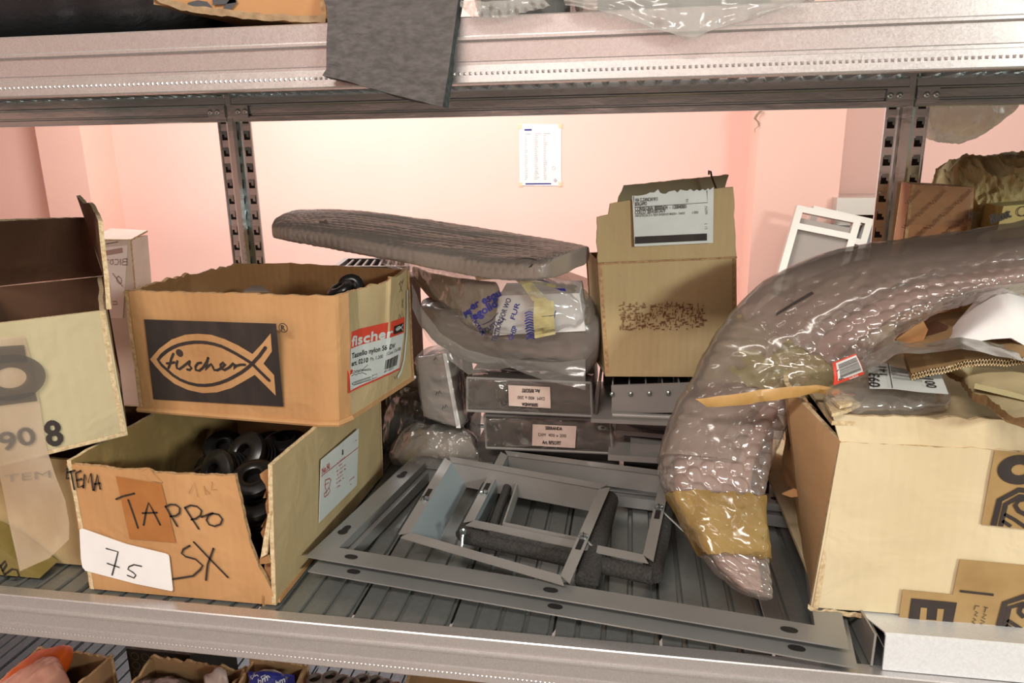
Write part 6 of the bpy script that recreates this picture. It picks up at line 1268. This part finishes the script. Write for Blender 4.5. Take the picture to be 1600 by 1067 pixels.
o = build('sheet', mo, felt, FM, smooth=50)
me_ = MB(); me_.grid([[a[-1], b[-1] + V((.0012 * nz(b[-1], 180, 3), 0, 0))] for a, b in zip(rows_o, rows_i)]); me_.grid([[a[0], b[0]] for a, b in zip(rows_o, rows_i)]); me_.grid([[a, b] for a, b in zip(rows_o[-1], rows_i[-1])]); me_.grid([[a, b] for a, b in zip(rows_o[0], rows_i[0])])
build('cut_edge', me_, felt_edge, FM)

def bag(name, label, st, th, seed, flap, mt, cores=None):
    m = loft(st, th, 110, 80, (0, 0, 1), .6, False, .002, 22, seed, None, 0, 1, 0, 0, .5, crumple=(28, .010, 1))
    m.v = [(x, y, max(z, ZT + .0005)) for x, y, z in m.v]
    c = [V(p) for ab in st for p in ab]; t = thing(name, (sum(p.x for p in c) / len(c), sum(p.y for p in c) / len(c), ZT), label, 'bag')
    build('filled_body', m, mt, t, smooth=60); g = MB(); A, B = along(flap[0], 60), along(flap[1], 60); rows = []
    for i, (a, b) in enumerate(zip(A, B)):
        rows.append([a.lerp(b, k / 14) + V((0, -.004 - .003 * nz((i * .02, k * .03, seed), 7) - .004 * abs(math.sin(i * .55 + seed)) * k / 14, 0)) for k in range(15)])
    g.grid(rows); build('loose_edge', g, film_w, t, smooth=60)
    if cores: build('contents', cores, mat('dark_contents', '#55514e', .6), t)
    return t
bag('clear_plastic_bag', 'clear plastic bag bulging over the upper shelf edge just right of the foam offcut', [((-.125, .012, .575), (-.125, .2, .575)), ((-.10, .004, .575), (-.10, .2, .575)), ((-.07, .006, .575), (-.07, .2, .575)), ((-.05, .02, .575), (-.05, .2, .575))], [.025, .035, .034, .02], 111,
    ([(-0.1276,-0.0030,0.5510),(-0.1093,-0.0030,0.5494),(-0.0901,-0.0030,0.5494),(-0.0665,-0.0030,0.5492)], [(-0.1271,-0.0060,0.5461),(-0.1186,-0.0060,0.5383),(-0.0946,-0.0060,0.5369),(-0.0605,-0.0060,0.5433)]), film_w, MB().box(-.12, -.06, .03, .15, .541, .58))
bag('clear_plastic_bag', 'wide clear plastic bag with a drooping pointed corner over the upper shelf edge', [((-.05, .02, .58), (-.05, .25, .58)), ((.0, .006, .58), (.0, .25, .58)), ((.06, .004, .58), (.06, .25, .58)), ((.11, .010, .58), (.11, .25, .58)), ((.14, .02, .58), (.14, .25, .58))], [.03, .04, .042, .04, .02], 113,
    ([(-0.0524,-0.0030,0.5503),(-0.0201,-0.0030,0.5481),(0.0384,-0.0030,0.5455),(0.0821,-0.0030,0.5445),(0.1171,-0.0030,0.5429)], [(-0.0501,-0.0080,0.5434),(-0.0152,-0.0080,0.5360),(0.0122,-0.0080,0.5256),(0.0389,-0.0080,0.5178),(0.0567,-0.0080,0.5239),(0.0865,-0.0080,0.5311),(0.1146,-0.0080,0.5393)]), film_w, MB().box(-.03, .10, .04, .2, .541, .59))

# ------------------------------------------------------------------ cartons on the shelf below
ZL = -.5025
def low_carton(label, fl, fr, rr, rl, zt, mats, torn=.004, seed=1):
    t = thing('open_carton', ((fl[0] + rr[0]) / 2, (fl[1] + rr[1]) / 2, ZL), label, 'box'); B = [V((p[0], p[1], ZL + .001)) for p in (fl, fr, rr, rl)]; T = [V((p[0], p[1], z)) for p, z in zip((fl, fr, rr, rl), zt)]
    for i, nm in enumerate(('front_panel', 'side_panel', 'rear_panel', 'side_panel')):
        j = (i + 1) % 4; build(nm, board([B[i], B[j]], [T[i], T[j]], .0045, 30, 12, amp=.002, torn=torn, seed=seed + i), mats, t)
    build('bottom_panel', MB().slab([p + V((0, 0, .004)) for p in B], (0, 0, 1), .004), mats[0], t); return t
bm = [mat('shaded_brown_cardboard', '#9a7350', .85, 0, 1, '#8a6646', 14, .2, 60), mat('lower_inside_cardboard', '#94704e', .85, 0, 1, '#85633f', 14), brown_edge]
q = [V(p) for p in [(-0.8881,0.2636,-0.2900),(-0.7572,0.2599,-0.2900)]]
q1 = [(q[0].x - .03, .08), (q[1].x - .02, .07), (q[1].x, q[1].y), (q[0].x - .0, q[0].y)]
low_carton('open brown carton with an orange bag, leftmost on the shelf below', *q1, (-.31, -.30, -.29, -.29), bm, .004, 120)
ob = loft([((q1[0][0] + .02, .10, -.33), (q1[0][0] + .02, .22, -.33)), ((q1[0][0] + .05, .09, -.315), (q1[0][0] + .05, .23, -.315)), ((q1[0][0] + .10, .09, -.305), (q1[0][0] + .10, .22, -.29)), ((q1[0][0] + .135, .10, -.30), (q1[0][0] + .135, .2, -.30))], [.02, .03, .035, .03], 70, 60, (0, 0, 1), .7, False, .003, 24, 131, None, 0, 1, 0, 0, .5, crumple=(30, .009, 1))
ot = thing('orange_bag', (q1[0][0] + .08, .15, ZL + .006), 'crumpled orange and pink plastic bag in the leftmost carton below', 'bag')
ob2 = MB().add(ob.v, ob.f); build('pink_film', ob2, pinkbag, ot, smooth=60)
oc = loft([((q1[0][0] + .01, .12, -.34), (q1[0][0] + .01, .23, -.335)), ((q1[0][0] + .05, .11, -.325), (q1[0][0] + .05, .245, -.30)), ((q1[0][0] + .10, .13, -.32), (q1[0][0] + .11, .245, -.275))], [.02, .03, .015], 60, 50, (0, 0, 1), .7, False, .002, 30, 133, None, 0, 1, 0, 0, .5, crumple=(30, .008, 1))
build('orange_film', oc, orange_p, ot, smooth=60); build('lower_fill', MB().box(q1[0][0] + .035, q1[0][0] + .115, .10, .22, ZL + .006, -.33), orange_p, ot)
q = [V(p) for p in [(-0.7124,0.2100,-0.2850),(-0.6988,0.2647,-0.2850),(-0.6393,0.2790,-0.2850),(-0.5372,0.2566,-0.2850)]]
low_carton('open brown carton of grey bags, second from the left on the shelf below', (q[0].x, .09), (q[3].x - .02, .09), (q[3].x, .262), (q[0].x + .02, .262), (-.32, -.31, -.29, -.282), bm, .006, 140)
def heap(name, label, cat, x0, x1, y0, y1, z, h, mt, seed, grp=None):
    m = loft([((x0, y0, z), (x0, y1, z)), ((x0 * .66 + x1 * .34, y0, z + h * .3), (x0 * .66 + x1 * .34, y1, z + h * .3)), ((x0 * .34 + x1 * .66, y0, z), (x0 * .34 + x1 * .66, y1, z)), ((x1, y0, z), (x1, y1, z))], h, 70, 60, (0, 0, 1), .6, False, .003, 22, seed, None, 0, 1, 0, 0, .5, crumple=(24, .012, 1))
    t = thing(name, ((x0 + x1) / 2, (y0 + y1) / 2, ZL + .006), label, cat, grp)
    m.v = [(a, b, max(c, ZL + .006)) for a, b, c in m.v]
    build('bag_film', m, mt, t, smooth=60); build('bag_bottom', MB().box(x0 + .02, x1 - .02, y0 + .02, y1 - .02, ZL + .006, z), mt, t); return t
heap('grey_plastic_bag', 'dull grey plastic bag filling the second carton on the shelf below', 'bag', q[0].x + .015, q[3].x - .02, .10, .24, -.34, .04, mat('dull_grey_bag', '#6a5f5a', .3, 0, 1, '#574d49', 16, .5, 30), 151)
wt = MB(); P = [V(p) for p in [(-0.5972,0.2273,-0.2900),(-0.5967,0.2461,-0.2900),(-0.5847,0.2533,-0.2900),(-0.5628,0.2401,-0.2900),(-0.5608,0.2298,-0.2900),(-0.5766,0.2263,-0.2900)]]; 
wl = loft([(V((-0.5964,0.2368,-0.3000)), V((-0.5824,0.2205,-0.3000))), (V((-0.5723,0.2345,-0.2800)), V((-0.5659,0.2229,-0.3000))), (V((-0.5563,0.2358,-0.2900)), V((-0.5476,0.2255,-0.3000)))], .015, 24, 24, (0, 0, 1), .8, False, .004, 60, 155, None, 0, 1, 0, .008, .5)
wl.v = [(a, b, max(c, -.318)) for a, b, c in wl.v]
single('white_crumpled_wrap', wl, [mat('pale_pink_wrap', '#b7a49b', .3, 0, 1, '#9f8d84', 30, .5, 40)], (wl.v[0][0], wl.v[0][1], -.318), 'pale crumpled wrap sticking up beside the second carton below', 'wrap', 60)
mb = MB(); dm = [(-0.7921,0.2889,-0.3000),(-0.6953,0.2875,-0.3000),(-0.6729,0.2545,-0.3000),(-0.7373,0.2411,-0.3000)]
single('black_ring_mat', MB().box(-.77, -.66, .30, .42, ZL + .001, -.31), [mat('black_ring_pattern', '#20211d', .5)], (-.71, .36, ZL), 'dark block printed with olive rings behind the first two cartons below', 'box')
mb = MB(); 
for i in range(6):
    for j in range(3): mb.ring((-.765 + .019 * i + .009, .299, -.322 - j * .017), (0, -1, 0), .0075, .006, 16)
    for j in range(5): mb.ring((-.765 + .019 * i + .009, .308 + j * .019, -.3095), (0, 0, 1), .0075, .006, 16, up=(0, 1, 0))
o = build('ring_printing', mb, mat('olive_rings', '#5d5b45', .6), bpy.data.objects['black_ring_mat'])
q = [V(p) for p in [(-0.5344,0.2263,-0.2850),(-0.5410,0.2672,-0.2850),(-0.4563,0.2627,-0.2850),(-0.4499,0.2384,-0.2850)]]
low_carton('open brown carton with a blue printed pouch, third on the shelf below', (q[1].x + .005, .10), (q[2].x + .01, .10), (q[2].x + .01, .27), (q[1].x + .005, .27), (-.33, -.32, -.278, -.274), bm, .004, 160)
PU = thing('blue_pouch', ((q[1].x + q[2].x) / 2, .2, ZL + .006), 'clear pouch with blue printed band in the third carton below', 'pouch')
x0, x1 = q[1].x + .02, q[2].x - .004
pm = loft([((x0, .235, -.27), (x0, .20, -.33)), (((x0 + x1) / 2, .24, -.262), ((x0 + x1) / 2, .19, -.33)), ((x1, .235, -.27), (x1, .20, -.33))], .016, 40, 36, (0, -.5, .85), .6, True, .002, 40, 165, None, 0, 1, 0, .004, .6)
build('pouch_film', pm, mat('greyish_pouch', '#8d8683', .25, 0, 1, '#77706c', 20, .5, 40), PU, smooth=60); build('pouch_base', MB().box(x0 + .01, x1 - .01, .20, .23, ZL + .006, -.31), mat('grey_pouch_base', '#77706c', .5), PU)
mb = MB(); subdiv_quad(mb, (-0.5098,0.2073,-0.2800), (-0.4422,0.2170,-0.2800), (-0.4557,0.2424,-0.2750), (-0.5246,0.2392,-0.2750), 14, 6); drape(mb, pm, (0, .55, -.83), .0008); bb = build('blue_band', mb, blue_ink, PU)
mb = MB()
for (x, y, s) in ((398, 1066, 'dbm'), (426, 1070, 'dbm')): text_on(mb, 'bm', (V((-0.5020,0.2189,-0.2750)) if x == 398 else V((-0.4756,0.2201,-0.2750))), (V((-0.4889,0.2272,-0.2750)) if x == 398 else V((-0.4643,0.2282,-0.2750))), .008, up=(0, .6, .6), bold=.0002)
for a in (V((-0.5181,0.2309,-0.2750)), V((-0.5005,0.2308,-0.2750))): mb.strip([a, a + V((.006, .004, 0)), a + V((.0045, -.004, 0)), a], .0012, (0, -.5, .85)); mb.strip([a + V((.007, .001, 0)), a + V((.010, .003, 0)), a + V((.013, .001, 0))], .0012, (0, -.5, .85))
drape(mb, pm, (0, .55, -.83), .0014); build('white_lettering', mb, label_p, bb)
def fitting(): 
    return MB().lathe((0, 0, 0), (0, 0, 1), [(0, 0), (.012, 0), (.015, .004), (.015, .020), (.0125, .024), (.0125, .036), (.010, .038), (.0085, .038), (.0085, .030), (0, .030)], 20)
fm_ = mat('grey_brown_plastic', '#6a5e57', .5); fb0 = None
FT = [(494, 1062, 'pale'), (516, 1058, ''), (533, 1063, ''), (548, 1067, ''), (566, 1062, ''), (585, 1064, ''), (598, 1068, '')]
LBL = ['pale brown round plastic fitting nearest the blue pouch carton below', 'round grey-brown fitting second from the blue pouch carton below', 'round grey-brown fitting third from the blue pouch carton below', 'round grey-brown fitting fourth from the blue pouch carton below', 'round grey-brown fitting fifth from the blue pouch carton below', 'round grey-brown fitting sixth from the blue pouch carton below', 'round grey-brown fitting next to the plain carton at the right below']
FP = [(-0.4292,0.2505,-0.2850),(-0.4094,0.2587,-0.2850),(-0.3907,0.2534,-0.2850),(-0.3751,0.2504,-0.2850),(-0.3612,0.2589,-0.2850),(-0.3430,0.2589,-0.2850),(-0.3272,0.2547,-0.2850)]
sup_ = low_carton('low brown carton filled with round fittings on the shelf below', (FP[0][0] - .02, .10), (FP[-1][0] + .02, .10), (FP[-1][0] + .02, .30), (FP[0][0] - .02, .30), (-.33, -.33, -.32, -.32), bm, .003, 170)
build('packing_layer', MB().box(FP[0][0] - .012, FP[-1][0] + .012, .107, .293, ZL + .005, -.322), mat('packing_layer', '#3a332f', .8), sup_)
for p, l, k in zip(FP, LBL, range(9)):
    if fb0 is None: fb0 = build('round_fitting', fitting(), fm_, None, (0, 0, 0), 40); o = fb0
    else: o = fb0.copy(); COL.objects.link(o)
    o.location = (p[0], p[1], -.3215); o.rotation_euler = (0, 0, k); tag(o, l, 'fitting', 'round fittings on the shelf below')
low_carton('plain brown carton furthest right on the shelf below', (FP[-1][0] + .03, .10), (FP[-1][0] + .30, .10), (FP[-1][0] + .30, .30), (FP[-1][0] + .03, .30), (-.30, -.30, -.275, -.275), bm, .003, 180)

# ------------------------------------------------------------------ light
def area(name, loc, target, size, sy, e, col):
    l = bpy.data.lights.new(name, 'AREA'); l.shape = 'RECTANGLE'; l.size = size; l.size_y = sy; l.energy = e; l.color = col
    o = bpy.data.objects.new(name, l); COL.objects.link(o); o.location = loc; o.rotation_euler = (V(target) - V(loc)).to_track_quat('-Z', 'Y').to_euler(); return o
area('hanging_lamp_right', (2.6, -2.5, 1.08), (.1, .1, .2), .8, .25, 56, (.93, 1., .93))
area('ceiling_lamp_front', (-.5, -1.7, 1.86), (-.5, -1.7, 0), 1.3, .3, 46, (1., .92, .84))
area('added_fill_back', (-.3, -4.4, 1.86), (-.3, -4.9, 0), 1.6, .4, 110, (1., .97, .95))  # added lamp, lights the front wall for pink beam reflections and low fill
area('ceiling_lamp_rear', (-1.4, 1.7, 1.86), (-1.2, 2.2, 0), 1.4, .3, 75, (1., .97, .95))
area('ceiling_lamp_rear', (1.6, 1.9, 1.86), (1.6, 1.9, 0), 1.4, .3, 18, (1., .97, .95))
w = bpy.data.worlds.new('world'); SC.world = w; w.use_nodes = True
w.node_tree.nodes['Background'].inputs['Color'].default_value = (.9, .8, .75, 1); w.node_tree.nodes['Background'].inputs['Strength'].default_value = .05
SC.view_settings.view_transform = 'Standard'; SC.view_settings.look = 'None'; SC.view_settings.gamma = 1; SC.view_settings.use_curve_mapping = False; SC.view_settings.exposure = .42
SC.cycles.use_denoising = True; SC.cycles.max_bounces = 8; SC.cycles.transparent_max_bounces = 16; SC.cycles.caustics_reflective = False; SC.cycles.caustics_refractive = False
